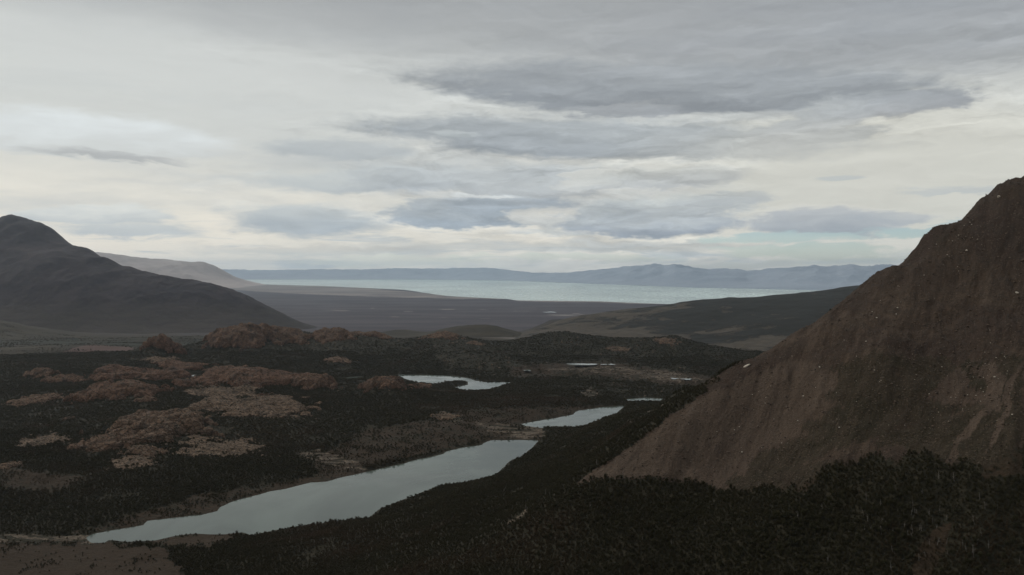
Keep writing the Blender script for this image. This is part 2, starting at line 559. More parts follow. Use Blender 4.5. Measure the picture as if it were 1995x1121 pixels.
FALL = np.array([-0.62, -0.78])                       # downhill on the mountain side
scree_poly = [(1122, 943)] + [(a, b - (12 if a > 1400 else -1)) for a, b, c in CREST] + [(2900, 100), (2900, 800), (2100, 850), (1995, 868), (1960, 890), (1925, 915), (1895, 888), (1850, 905), (1800, 882), (1750, 894), (1700, 884), (1650, 896), (1600, 914), (1560, 945), (1545, 955), (1500, 948),
              (1470, 960), (1420, 955), (1388, 952), (1360, 938), (1310, 940), (1270, 928), (1230, 932), (1180, 928), (1140, 940)]


def near_h(x, y, lakes=True):
    x = np.asarray(x, float)
    y = np.asarray(y, float)
    h = near_rbf(x, y)
    for (bx, by, r, a) in BW:
        q = ((x - bx) ** 2 + (y - by) ** 2) / (r * r)
        h = h + a * np.exp(-q * 1.3)
    # how much of the mountain side a spot is
    side = sstep(480, 620, h) * sstep(2100, 1500, y) * sstep(-50, 250, x)
    valley = 1 - side
    h = h + valley * (fbm(x / 420, y / 420, 5, 3) * 20 * (1 + .5 * sstep(2600, 4000, y)) + fbm(x / 95, y / 95, 4, 8, ridged=True) * 4.5 * (1 + 1.6 * sstep(2600, 4200, y)))
    s = x * FALL[1] - y * FALL[0]
    t = x * FALL[0] + y * FALL[1]
    wob = fbm(x / 160, y / 160, 3, 31) * 40
    h = h + side * (fbm((s + wob) / 48, t / 420, 4, 21) * 9.0 + fbm(x / 60, y / 60, 5, 23, 0.55) * 6.0 + fbm(x / 27, y / 27, 4, 27, 0.6, ridged=True) * 4.5 * sstep(600, 780, h) + fbm(x / 11, y / 11, 3, 25) * 1.2)
    if lakes:
        sd_ = np.full(x.shape, 1e6)
        for (_, poly, z) in LAKES:
            sd_ = np.minimum(sd_, sdist(x, y, poly, 260))
        z = LZ
        out = sd_ > 0
        k = sstep(0, 220, sd_)
        up = np.maximum(h - z, 0.5 + 0.03 * np.minimum(sd_, 200))
        ho = z + np.minimum(0.35 + sd_ * 0.10, 9) * (1 - k) * np.clip(up / 10, 0.25, 1) + up * k
        hi = z - np.minimum(-sd_ * 0.15, 8) - 0.3
        h = np.where(sd_ < 259, np.where(out, ho, hi), h)
    return h


# rock outcrops: px, py (middle), half width px, height px, depth ratio, colour 0 red .. 1 tan, roughness, label
OUT = [(312, 662, 34, 28, .7, 0.1, 'red rock dome standing alone on the rim before the dark mountain'),
       (458, 652, 58, 34, .8, 0.25, 'largest red-brown rock dome on the skyline rim of the basin'),
       (553, 652, 40, 18, .8, 0.35, 'brown rock dome just right of the largest skyline dome'),
       (640, 655, 38, 16, .8, 0.3, 'brown rock slab below the forested skyline between two domes'),
       (720, 650, 34, 12, .8, 0.35, 'low brown rock cap on the rounded hill above the upper lake'),
       (860, 652, 34, 10, .8, 0.4, 'low brown rock cap on the middle rim hill below the plain'),
       (300, 700, 26, 9, .9, 0.8, 'small tan rock ledge under the lone red dome'),
       (250, 728, 66, 28, .9, 0.1, 'broad red rock whaleback, upper of the large pair on the left'),
       (345, 712, 36, 14, .8, 0.15, 'low red rock hump at the far end of the red whaleback'),
       (226, 760, 50, 24, .9, 0.2, 'steep red rock slab below the broad red whaleback'),
       (157, 772, 22, 18, .9, 0.2, 'narrow red rock buttress at the left foot of the red slabs'),
       (124, 737, 26, 13, .9, 0.3, 'small round red rock left of the red whaleback'),
       (75, 726, 21, 12, .9, 0.35, 'smallest round red rock at the forest edge far left'),
       (470, 736, 84, 26, .8, 0.1, 'long red rock ridge left of the upper lake'),
       (430, 718, 26, 9, .8, 0.2, 'small red rock behind the long red ridge'),
       (606, 740, 36, 20, .8, 0.3, 'red rock knob at the right end of the long red ridge'),
       (745, 742, 40, 22, .8, 0.25, 'red double-topped rock beside the left arm of the upper lake'),
       (820, 750, 15, 8, .8, 0.3, 'small red rock on the near shore of the upper lake'),
       (478, 792, 84, 26, 1.0, 0.85, 'wide tan bouldery rock hill in the middle of the left forest'),
       (428, 764, 52, 9, .9, 0.9, 'thin tan rock ledge just behind the wide tan hill'),
       (50, 780, 34, 14, 1.0, 0.5, 'grey-brown rock slab in forest near the left edge'),
       (290, 826, 70, 36, 1.0, 0.6, 'biggest brown bouldery rock hill above the long lake'),
       (203, 862, 42, 24, .9, 0.5, 'rounded brown rock at the left foot of the biggest bouldery hill'),
       (268, 878, 30, 18, .9, 0.6, 'brown rock step at the near foot of the biggest bouldery hill'),
       (280, 778, 14, 11, .9, 0.4, 'small upright brown rock behind the biggest bouldery hill'),
       (132, 815, 8, 8, .9, 0.5, 'single pale boulder-sized rock alone in the left forest'),
       (415, 872, 58, 10, 1.0, 1.0, 'strip of broken tan rocks running down from the bouldery hill'),
       (246, 902, 34, 8, 1.0, 0.9, 'patch of broken tan rock lowest on the left forest slope'),
       (72, 861, 32, 6, 1.0, 0.9, 'thin pale rock band in forest toward the left edge'),
       (10, 906, 20, 11, 1.0, 0.6, 'brown rock cut by the left edge above the lake'),
       (925, 668, 14, 7, .9, 0.7, 'small tan rock on the rim saddle between the forested hills'),
       (1206, 680, 18, 6, .9, 0.7, 'small tan rock in the far forest right of the dark hill'),
       (1300, 664, 20, 7, .9, 0.6, 'pinkish rock top on the far forest ridge at right'),
       (655, 702, 22, 6, .9, 0.5, 'small brown rock patch in dark forest under the skyline domes'),
       (860, 812, 22, 8, .9, 0.95, 'pale rocky top of the small hill left of the second lake'),
       (1465, 672, 14, 5, .9, 0.7, 'tiny pale rock patch where the far forest meets the brown mountain')]


def march(px, py, hf, d0=500.0, d1=7000.0, n=420):
    """first meeting of the rays through photograph pixels with the land -> x, y, z (nan where none)"""
    px = np.atleast_1d(np.asarray(px, float))
    py = np.atleast_1d(np.asarray(py, float))
    a, b = ray(px, py)
    ds = d0 * (d1 / d0) ** np.linspace(0, 1, n)
    hit = np.full(px.shape, np.nan)
    done = np.zeros(px.shape, bool)
    prev = np.full(px.shape, d0)
    for d in ds:
        h = hf(a * d, np.full(px.shape, d))
        now = (~done) & (CZ + b * d <= h)
        if now.any():
            lo, hi = prev.copy(), np.full(px.shape, d)
            for _ in range(10):
                mid = (lo + hi) / 2
                below = CZ + b * mid <= hf(a * mid, mid)
                hi = np.where(below, mid, hi)
                lo = np.where(below, lo, mid)
            hit[now] = hi[now]
            done |= now
        prev = np.full(px.shape, d)
        if done.all():
            break
    return a * hit, hit, CZ + b * hit


# a fast lookup grid of the near land (5 m cells) for placing things
GX0, GX1, GY0, GY1, GS = -3600.0, 3600.0, 0.0, 6200.0, 8.0
gx = np.arange(GX0, GX1 + GS, GS)
gy = np.arange(GY0, GY1 + GS, GS)
GXX, GYY = np.meshgrid(gx, gy)
GRID = near_h(GXX, GYY)


def lut(G, x, y):
    fx = np.clip((np.asarray(x, float) - GX0) / GS, 0, G.shape[1] - 1.001)
    fy = np.clip((np.asarray(y, float) - GY0) / GS, 0, G.shape[0] - 1.001)
    ix, iy = fx.astype(int), fy.astype(int)
    tx, ty = fx - ix, fy - iy
    return (G[iy, ix] * (1 - tx) + G[iy, ix + 1] * tx) * (1 - ty) + (G[iy + 1, ix] * (1 - tx) + G[iy + 1, ix + 1] * tx) * ty


land = lambda x, y: lut(GRID, x, y)


# ------------------------------------------------------------------ object helpers
def tag(o, label=None, cat=None, group=None, kind=None):
    if label:
        o['label'] = label
    if cat:
        o['category'] = cat
    if group:
        o['group'] = group
    if kind:
        o['kind'] = kind
    return o


def mesh_obj(name, verts, faces, mat, parent=None, smooth=True, link=True):
    me = bpy.data.meshes.new(name)
    verts = np.asarray(verts, np.float32)
    if isinstance(faces, np.ndarray):
        nf, k = faces.shape
        me.vertices.add(len(verts))
        me.vertices.foreach_set('co', verts.ravel())
        me.loops.add(nf * k)
        me.loops.foreach_set('vertex_index', faces.astype(np.int32).ravel())
        me.polygons.add(nf)
        me.polygons.foreach_set('loop_start', np.arange(0, nf * k, k, dtype=np.int32))
        me.update(calc_edges=True)
    else:
        me.from_pydata([tuple(v) for v in verts], [], faces)
        me.update()
    me.polygons.foreach_set('use_smooth', np.full(len(me.polygons), smooth))
    if mat:
        me.materials.append(mat)
    o = bpy.data.objects.new(name, me)
    if link:
        COL.objects.link(o)
    o.parent = parent
    return o


def set_attr(o, name, arr):
    at = o.data.attributes.new(name, 'FLOAT', 'POINT')
    at.data.foreach_set('value', np.asarray(arr, np.float32))


def grid_faces(nr, nc):
    i = np.arange(nr - 1)[:, None] * nc + np.arange(nc - 1)[None, :]
    return np.stack([i, i + 1, i + nc + 1, i + nc], -1).reshape(-1, 4)


def fan_grid(t0, t1, nt, d0, d1, nd):
    """lattice that spreads away from the viewer: x = tan * depth, spacing grows with depth"""
    t = np.linspace(t0, t1, nt)
    d = d0 * (d1 / d0) ** np.linspace(0, 1, nd)
    T, Dp = np.meshgrid(t, d)
    return T * Dp, Dp


def compact(verts, faces, keep, attrs):
    f = faces[keep]
    used = np.unique(f)
    re = np.zeros(len(verts), np.int64)
    re[used] = np.arange(len(used))
    return verts[used], re[f], {k: v[used] for k, v in attrs.items()}


# ------------------------------------------------------------------ materials
def new_mat(name):
    m = bpy.data.materials.new(name)
    m.use_nodes = True
    k = NT(m.node_tree)
    k.n.clear()
    b = k.node('ShaderNodeBsdfPrincipled')
    o = k.node('ShaderNodeOutputMaterial')
    k.l.new(b.outputs[0], o.inputs[0])
    b.inputs['Roughness'].default_value = 0.95
    b.inputs['Specular IOR Level'].default_value = 0.15
    return m, k, b


def bump(k, b, h, strength, dist):
    nd = k.node('ShaderNodeBump')
    nd.inputs['Strength'].default_value = strength
    nd.inputs['Distance'].default_value = dist
    k.put(nd.inputs['Height'], h)
    k.l.new(nd.outputs[0], b.inputs['Normal'])


def mat_scree():
    m, k, b = new_mat('scree')
    c5 = lambda q: k.math('SUBTRACT', q, 0.5)
    p = k.pos()
    x, y, z = k.sep(p)
    s = k.math('ADD', k.math('MULTIPLY', x, FALL[1]), k.math('MULTIPLY', y, -FALL[0]))
    t = k.math('ADD', k.math('MULTIPLY', x, FALL[0]), k.math('MULTIPLY', y, FALL[1]))
    wob = k.math('MULTIPLY', k.noise(p, 0.012, 3.0), 30.0)
    streak = k.noise(k.xyz(k.math('ADD', s, wob), k.math('MULTIPLY', t, 0.10), 0.0), 0.06, 7.0, 0.62)
    big = k.noise(p, 0.0075, 5.0, 0.55, 0.8)
    mid = k.noise(p, 0.05, 6.0, 0.65, 0.4)
    fine = k.noise(p, 0.5, 5.0, 0.7)
    gritd, gritc = k.voro(p, 0.55)
    col = k.mix(k.mr(streak, 0.36, 0.66), (0.062, 0.042, 0.028), (0.110, 0.078, 0.055))
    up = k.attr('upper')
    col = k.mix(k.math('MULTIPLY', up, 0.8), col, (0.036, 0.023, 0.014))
    col = k.mix(k.mr(big, 0.44, 0.62, 0.0, 0.8), col, (0.040, 0.026, 0.019))
    col = k.mix(k.mr(mid, 0.47, 0.60, 0.0, 0.5), col, (0.040, 0.030, 0.022))
    col = k.mix(k.mr(k.noise(p, 0.16, 5.0, 0.7, 0.6), 0.52, 0.62, 0.0, 0.45), col, (0.032, 0.025, 0.017))
    veg = k.attr('veg')
    sn = k.noise(p, 0.022, 6.0, 0.62, 1.0)
    lig = k.attr('light')
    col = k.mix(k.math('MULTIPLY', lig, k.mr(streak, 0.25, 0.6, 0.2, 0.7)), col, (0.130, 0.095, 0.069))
    vm = k.math('ADD', k.math('MULTIPLY', k.math('SUBTRACT', veg, lig), 0.5), k.math('ADD', k.math('MULTIPLY', sn, 0.7), k.math('MULTIPLY', mid, 0.3)))
    vm = k.math('ADD', vm, k.math('MULTIPLY', c5(fine), 0.25))
    col = k.mix(k.mr(vm, 0.58, 0.72, 0.0, 0.75), col, (0.040, 0.032, 0.019))
    col = k.mix(k.mr(vm, 0.78, 0.9, 0.0, 0.75), col, (0.026, 0.023, 0.012))
    col = k.mix(k.mr(fine, 0.35, 0.7, 0.0, 0.65), col, (0.034, 0.024, 0.018))
    gs = k.sep(gritc)
    stone = k.math('MULTIPLY', k.mr(gritd, 0.62, 0.3), k.mr(gs[0], 0.86, 0.95))
    col = k.mix(k.math('MULTIPLY', stone, 0.5), col, (0.13, 0.10, 0.078))
    k.l.new(col, b.inputs['Base Color'])
    h = k.math('ADD', k.math('MULTIPLY', fine, 0.6), k.math('ADD', k.math('MULTIPLY', mid, 2.5), k.math('MULTIPLY', streak, 2.0)))
    bump(k, b, h, 1.0, 2.4)
    return m


def mat_floor():
    m, k, b = new_mat('forest_floor')
    p = k.pos()
    n1 = k.noise(p, 0.012, 6.0, 0.62, 0.5)
    n2 = k.noise(p, 0.12, 6.0, 0.68)
    vd, vc = k.voro(p, 0.11)
    col = k.mix(k.mr(n2, 0.3, 0.7), (0.018, 0.017, 0.010), (0.036, 0.030, 0.018))
    bare = k.attr('bare')
    bm = k.math('ADD', k.math('MULTIPLY', bare, 0.46), k.math('ADD', k.math('MULTIPLY', n1, 0.55), k.math('MULTIPLY', n2, 0.5)))
    col = k.mix(k.mr(bm, 0.86, 1.02), col, k.mix(n2, (0.018, 0.013, 0.008), (0.056, 0.037, 0.022)))
    tan = k.attr('tan')
    fx, fy, fz = k.sep(p)
    n3 = k.noise(k.xyz(k.math('MULTIPLY', fx, 0.22), k.math('MULTIPLY', fy, 0.8), 0.0), 0.05, 5.0, 0.65, 0.5)
    tm = k.math('ADD', k.math('MULTIPLY', tan, k.mr(n3, 0.42, 0.6)), k.math('ADD', k.math('MULTIPLY', n1, 0.4), k.math('MULTIPLY', n2, 0.7)))
    col = k.mix(k.mr(tm, 1.0, 1.2), col, k.mix(k.mr(n2, 0.3, 0.7), (0.045, 0.034, 0.024), (0.17, 0.135, 0.10)))
    k.l.new(col, b.inputs['Base Color'])
    bump(k, b, k.math('ADD', k.math('MULTIPLY', n2, 3.0), vd), 0.8, 1.5)
    return m


def mat_rock():
    m, k, b = new_mat('outcrop_rock')
    p = k.pos()
    x, y, z = k.sep(p)
    n1 = k.noise(p, 0.02, 6.0, 0.6, 0.8)
    n2 = k.noise(k.xyz(x, y, k.math('MULTIPLY', z, 2.2)), 0.14, 7.0, 0.68, 0.6)
    vd, vc = k.voro(p, 0.16)
    cr, _ = k.voro(p, 0.05, 'DISTANCE_TO_EDGE')
    tan = k.attr('tan')
    red = k.mix(k.mr(n2, 0.3, 0.7), (0.055, 0.030, 0.019), (0.185, 0.102, 0.066))
    tn = k.mix(k.mr(n2, 0.3, 0.7), (0.050, 0.034, 0.023), (0.225, 0.155, 0.102))
    col = k.mix(tan, red, tn)
    col = k.mix(k.mr(n1, 0.5, 0.7, 0.0, 0.55), col, (0.062, 0.045, 0.037))
    vs = k.sep(vc)
    col = k.mix(k.math('MULTIPLY', k.mr(vs[1], 0.7, 0.9), k.math('MULTIPLY', tan, 0.6)), col, (0.22, 0.165, 0.12))
    veg = k.math('ADD', k.math('MULTIPLY', n2, 0.7), k.math('MULTIPLY', n1, 0.55))
    col = k.mix(k.mr(veg, 0.65, 0.76, 0.0, 0.9), col, (0.020, 0.018, 0.010))
    col = k.mix(k.mr(cr, 0.05, 0.0, 0.0, 0.75), col, (0.018, 0.014, 0.010))
    k.l.new(col, b.inputs['Base Color'])
    h = k.math('ADD', k.math('MULTIPLY', n2, 3.0), k.math('ADD', k.math('MULTIPLY', n1, 6.0), k.math('MULTIPLY', k.mr(cr, 0.0, 0.09), 1.5)))
    bump(k, b, h, 1.0, 1.6)
    return m


def mat_boulder(name, c0, c1):
    m, k, b = new_mat(name)
    p = k.pos()
    n = k.noise(p, 0.8, 5.0, 0.65)
    k.l.new(k.mix(n, c0, c1), b.inputs['Base Color'])
    bump(k, b, n, 0.6, 0.3)
    return m


def mat_leaf(name, dark, light, dry):
    m, k, b = new_mat(name)
    p = k.pos()
    n = k.noise(p, 0.35, 3.0, 0.6)
    big = k.noise(p, 0.011, 4.0, 0.6, 0.5)
    rnd = k.node('ShaderNodeObjectInfo').outputs['Random']
    col = k.mix(k.math('ADD', k.math('MULTIPLY', rnd, 0.6), k.math('MULTIPLY', n, 0.5)), dark, light)
    tint = k.attr('tint', 'INSTANCER')
    col = k.mix(k.math('MULTIPLY', tint, 0.9), col, dry)
    col = k.mix(k.mr(big, 0.5, 0.68, 0.0, 0.5), col, (0.030, 0.027, 0.011))
    k.l.new(col, b.inputs['Base Color'])
    b.inputs['Roughness'].default_value = 0.8
    return m


def mat_plain_colour(name, c0, c1, rough=0.95):
    m, k, b = new_mat(name)
    p = k.pos()
    k.l.new(k.mix(k.noise(p, 0.9, 4.0, 0.6), c0, c1), b.inputs['Base Color'])
    b.inputs['Roughness'].default_value = rough
    return m


def mat_water(name, deep, rough, wave, wscale, milky=0.0):
    m, k, b = new_mat(name)
    p = k.pos()
    x, y, z = k.sep(p)
    n = k.noise(k.xyz(k.math('MULTIPLY', x, 1.0), k.math('MULTIPLY', y, 0.45), 0.0), wscale, 5.0, 0.6, 0.3)
    slick = k.noise(k.xyz(x, k.math('MULTIPLY', y, 2.0), 0.0), 0.006, 4.0, 0.55, 1.0)
    tone = k.noise(k.xyz(x, k.math('MULTIPLY', y, 0.6), 0.0), 0.004 if wscale > 0.1 else 0.0002, 5.0, 0.6, 0.8)
    k.l.new(k.mix(k.mr(tone, 0.35, 0.65), tuple(v * 0.8 for v in deep), tuple(v * 1.15 for v in deep)), b.inputs['Base Color'])
    k.put(b.inputs['Roughness'], k.mr(slick, 0.35, 0.7, rough * 0.35, rough * 1.7))
    b.inputs['Specular IOR Level'].default_value = 0.5
    b.inputs['IOR'].default_value = 1.33
    bump(k, b, n, wave, 1.0)
    return m


def mat_far(name, c0, c1, c2, s_big, s_mid, band=0.0):
    """mountain rock and thin steppe for far slopes"""
    m, k, b = new_mat(name)
    p = k.pos()
    x, y, z = k.sep(p)
    n1 = k.noise(p, s_big, 7.0, 0.6, 0.7)
    n2 = k.noise(p, s_mid, 7.0, 0.66, 0.4)
    col = k.mix(k.mr(n1, 0.36, 0.64), c0, c1)
    col = k.mix(k.mr(n2, 0.5, 0.7, 0.0, 0.7), col, c2)
    low = k.attr('low')
    col = k.mix(k.math('MULTIPLY', low, k.mr(n2, 0.2, 0.6, 0.4, 0.85)), col, c2)
    if band:
        bn = k.noise(k.xyz(k.math('MULTIPLY', x, 0.05), k.math('MULTIPLY', y, 0.05), z), band, 4.0, 0.6)
        col = k.mix(k.mr(bn, 0.45, 0.65, 0.0, 0.4), col, c0)
    k.l.new(col, b.inputs['Base Color'])
    bump(k, b, k.math('ADD', n1, n2), 0.7, 0.25 / s_mid)
    return m


def mat_plain():
    m, k, b = new_mat('steppe')
    p = k.pos()
    x, y, z = k.sep(p)
    q = k.xyz(k.math('MULTIPLY', x, 0.35), y, 0.0)
    n1 = k.noise(q, 0.0011, 8.0, 0.62, 0.6)
    n2 = k.noise(q, 0.006, 7.0, 0.66, 0.4)
    green = k.attr('green')
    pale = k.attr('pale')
    trees = k.attr('trees')
    col = k.mix(k.mr(n1, 0.38, 0.64), (0.046, 0.039, 0.045), (0.080, 0.069, 0.074))
    col = k.mix(k.mr(n2, 0.55, 0.72, 0.0, 0.5), col, (0.125, 0.110, 0.105))
    gcol = k.mix(k.mr(n2, 0.35, 0.65), (0.027, 0.022, 0.014), (0.050, 0.040, 0.026))
    col = k.mix(green, col, gcol)
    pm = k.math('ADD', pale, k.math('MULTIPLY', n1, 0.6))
    col = k.mix(k.mr(pm, 0.75, 1.1), col, (0.27, 0.235, 0.21))  # pale streaks, plus the painted sunlit band by the lake
    red = k.math('ADD', k.attr('red'), k.math('MULTIPLY', n2, 0.9))
    col = k.mix(k.mr(red, 1.25, 1.45), col, (0.085, 0.052, 0.043))
    t = k.math('ADD', trees, k.math('MULTIPLY', n2, 0.8))
    col = k.mix(k.mr(t, 0.88, 1.0), col, (0.026, 0.027, 0.018))
    k.l.new(col, b.inputs['Base Color'])
    bump(k, b, k.math('ADD', n1, k.math('MULTIPLY', n2, 0.4)), 0.6, 25.0)
    return m


def mat_hill():
    m, k, b = new_mat('wooded_hill')
    p = k.pos()
    x, y, z = k.sep(p)
    q = k.xyz(k.math('MULTIPLY', x, 0.5), k.math('MULTIPLY', y, 0.8), k.math('MULTIPLY', z, 2.2))
    n1 = k.noise(q, 0.0032, 8.0, 0.62, 0.8)
    n2 = k.noise(q, 0.022, 7.0, 0.7, 0.4)
    wood = k.attr('wood')
    grass = k.mix(k.mr(n2, 0.3, 0.7), (0.048, 0.040, 0.031), (0.092, 0.075, 0.056))
    t = k.math('ADD', k.math('MULTIPLY', wood, 0.36), k.math('ADD', k.math('MULTIPLY', n1, 1.5), k.math('MULTIPLY', n2, 0.7)))
    t = k.math('SUBTRACT', t, 0.31)
    col = k.mix(k.mr(t, 0.95, 1.0), grass, (0.022, 0.021, 0.017))
    k.l.new(col, b.inputs['Base Color'])
    bump(k, b, k.math('ADD', k.math('MULTIPLY', n2, 0.5), k.mr(t, 0.93, 1.0)), 0.9, 8.0)
    return m


M_SCREE, M_FLOOR, M_ROCK = mat_scree(), mat_floor(), mat_rock()
M_PLAIN, M_HILL = mat_plain(), mat_hill()
M_PALE = mat_boulder('pale_stone', (0.30, 0.26, 0.21), (0.58, 0.52, 0.43))
M_TANST = mat_boulder('tan_stone', (0.08, 0.06, 0.044), (0.22, 0.17, 0.125))
M_SCST = mat_boulder('scree_stone', (0.06, 0.044, 0.032), (0.16, 0.12, 0.09))
M_DKST = mat_boulder('dark_stone', (0.025, 0.019, 0.014), (0.06, 0.044, 0.033))
M_LEAF = mat_leaf('beech_leaves', (0.020, 0.018, 0.008), (0.036, 0.032, 0.012), (0.060, 0.038, 0.022))
M_SHRUB = mat_leaf('shrub_leaves', (0.020, 0.020, 0.010), (0.045, 0.040, 0.018), (0.075, 0.055, 0.025))
M_BARK = mat_plain_colour('bark', (0.05, 0.042, 0.034), (0.10, 0.085, 0.07))
M_DEAD = mat_plain_colour('dead_wood', (0.13, 0.115, 0.10), (0.30, 0.27, 0.235))
M_LAKE = mat_water('lake_water', (0.098, 0.120, 0.102), 0.12, 0.05, 0.25)
M_BIG = mat_water('glacial_water', (0.52, 0.62, 0.56), 0.26, 0.10, 0.02)

# ------------------------------------------------------------------ near land meshes
NT_, ND_ = 780, 720
tt = 0.88
X, Y = fan_grid(-tt, tt, NT_, 140.0, 6900.0, ND_)
Hn = near_h(X, Y)
PX, PY = proj(X, Y, Hn)
# ragged edge between scree and forest, in the photograph's measure
jx = fbm(X / 26, Y / 26, 4, 41) * 26 + fbm(X / 90, Y / 90, 3, 45) * 20
jy = fbm(X / 26, Y / 26, 4, 43) * 20
JK = sstep(1130, 1420, PX)
SCREE = in_poly(PX + jx * 0.8 * JK, PY + jy * JK, scree_poly) & (Y < 2400) & (X > 0)
sand = [(1384, 752), (1330, 775), (1270, 797), (1215, 823), (1222, 829), (1290, 806), (1350, 783), (1400, 765)]
SAND = in_poly(PX + jx * 0.15, PY + jy * 0.15, sand) & (Y > 1250) & (Y < 2300)
dirt_polys = [[(1775, 1130), (1780, 1085), (1800, 1045), (1840, 1018), (1855, 1020), (1838, 1075), (1812, 1130)],
              [(1500, 1068), (1508, 1048), (1517, 1045), (1514, 1062)],
              [(1545, 958), (1560, 925), (1590, 915), (1600, 935), (1570, 962)],
              [(1715, 905), (1745, 868), (1775, 868), (1760, 905), (1735, 912)],
              [(1995, 930), (1925, 935), (1905, 925), (1960, 880), (1995, 868)]]
bare_polys = [[(-300, 1062), (170, 1060), (330, 1070), (360, 1135), (-300, 1135)],            # flat brown bog at the near end of the lake
              [(290, 1058), (378, 1040), (455, 1043), (400, 1064)],
              [(700, 840), (860, 815), (960, 832), (1060, 838), (1056, 858), (940, 862), (800, 890), (720, 905), (640, 930), (600, 905)],
              [(120, 1045), (400, 960), (520, 945), (700, 905), (720, 920), (420, 1000), (280, 1020)],
               [(985, 712), (1180, 704), (1400, 735), (1420, 756), (1300, 752), (1150, 732), (1000, 735)],
              [(880, 800), (1100, 790), (1200, 790), (1010, 828), (900, 830)],
              [(0, 910), (180, 930), (100, 960), (0, 950)]]
tan_polys = [[(568, 884), (620, 875), (690, 897), (716, 915), (690, 917), (640, 905)],
             [(920, 822), (1060, 832), (1062, 850), (1020, 858), (940, 838)],
             [(1010, 720), (1180, 712), (1300, 722), (1390, 742), (1300, 745), (1150, 724)],
             [(1130, 770), (1150, 754), (1170, 768), (1150, 776)],
             [(855, 800), (885, 806), (905, 826), (880, 822)],
             [(-20, 1038), (120, 1043), (200, 1042), (180, 1060), (0, 1058)],
             [(982, 1022), (1030, 992), (1036, 994), (992, 1024)]]


def soft_mask(polys, px, py, j=1.0):
    m = np.zeros(px.shape)
    for pl in polys:
        for k, s in ((0.45, 10.0), (0.55, 0.0)):
            m = np.maximum(m, 0) + k * in_poly(px + jx * j * 0.5 + s * 0, py + jy * j * (0.3 if s == 0 else 0.7), pl)
    return np.clip(m, 0, 1)


BARE = soft_mask(bare_polys, PX, PY)
TAN = soft_mask(tan_polys, PX, PY, 0.6)
BARE = np.maximum(BARE, soft_mask(dirt_polys, PX, PY, 0.5) * (Y < 1300))
TAN = np.maximum(TAN, SAND * 1.0)
BOG = soft_mask([bare_polys[0], bare_polys[1]], PX + jx * .9, PY + jy * .5, 1.0)
BARE = np.where(BOG > .4, 1.0 + .8 * BOG, BARE)
# thin brown shore around each lake
for (_, poly, z) in LAKES:
    sdv = sdist(X, Y, poly, 120)
    BARE = np.maximum(BARE, sstep(16, 4, sdv) * 0.75)
verts = np.stack([X.ravel(), Y.ravel(), Hn.ravel()], -1)
faces = grid_faces(ND_, NT_)
S4 = SCREE.ravel()[faces].sum(1)
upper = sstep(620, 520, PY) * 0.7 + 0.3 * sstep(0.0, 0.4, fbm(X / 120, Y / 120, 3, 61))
veg_polys = [[(1560, 730), (1700, 690), (1900, 700), (1900, 790), (1700, 850), (1560, 900), (1450, 960), (1400, 950), (1530, 850), (1650, 790)],
             [(1900, 700), (1995, 690), (1995, 900), (1850, 930), (1800, 870), (1880, 790)],
             [(1700, 860), (1760, 800), (1840, 800), (1880, 850), (1800, 890)]]
VEG = np.zeros(X.shape)
for pl in veg_polys:
    VEG = np.maximum(VEG, 0.6 * in_poly(PX + jx * 1.2, PY + jy * 1.2, pl))
VEG = np.maximum(VEG, sstep(60, 0, 930 - PY) * 0.5 * (PX > 1380))
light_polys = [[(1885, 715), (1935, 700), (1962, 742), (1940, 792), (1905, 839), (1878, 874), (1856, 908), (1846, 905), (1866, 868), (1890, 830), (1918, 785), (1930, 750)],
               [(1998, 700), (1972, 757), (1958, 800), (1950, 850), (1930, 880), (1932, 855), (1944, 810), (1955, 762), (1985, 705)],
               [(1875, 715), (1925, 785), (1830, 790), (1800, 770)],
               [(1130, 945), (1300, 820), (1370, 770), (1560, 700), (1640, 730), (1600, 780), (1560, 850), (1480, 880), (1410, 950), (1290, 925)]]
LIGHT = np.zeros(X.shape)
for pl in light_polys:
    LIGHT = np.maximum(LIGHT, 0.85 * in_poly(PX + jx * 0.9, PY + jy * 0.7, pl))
VEG = np.clip(VEG, 0, 1)
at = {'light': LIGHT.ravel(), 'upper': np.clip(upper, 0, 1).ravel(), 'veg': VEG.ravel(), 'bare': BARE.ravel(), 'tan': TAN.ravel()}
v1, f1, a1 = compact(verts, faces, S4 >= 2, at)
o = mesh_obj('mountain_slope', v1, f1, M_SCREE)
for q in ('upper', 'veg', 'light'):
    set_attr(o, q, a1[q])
tag(o, 'steep brown scree mountainside filling the right of the view', 'mountainside', kind='structure')
v1, f1, a1 = compact(verts, faces, S4 < 2, at)
o = mesh_obj('valley_floor', v1, f1, M_FLOOR)
for q in ('bare', 'tan'):
    set_attr(o, q, a1[q])
tag(o, 'dark wooded basin floor around the small lakes', 'valley floor', kind='structure')

# lookup of the masks for scattering (same fan lattice)
LT = np.linspace(-tt, tt, NT_)


def fan_lut(A, x, y):
    t = np.asarray(x) / np.maximum(y, 1.0)
    i = np.clip(np.round((t + tt) / (2 * tt) * (NT_ - 1)).astype(int), 0, NT_ - 1)
    j = np.clip(np.round(np.log(np.maximum(y, 140.0) / 140.0) / math.log(6900.0 / 140.0) * (ND_ - 1)).astype(int), 0, ND_ - 1)
    return A[j, i]


# ------------------------------------------------------------------ rock outcrops
OUTG = []                                             # footprints: x, y, rx, ry, A, seed


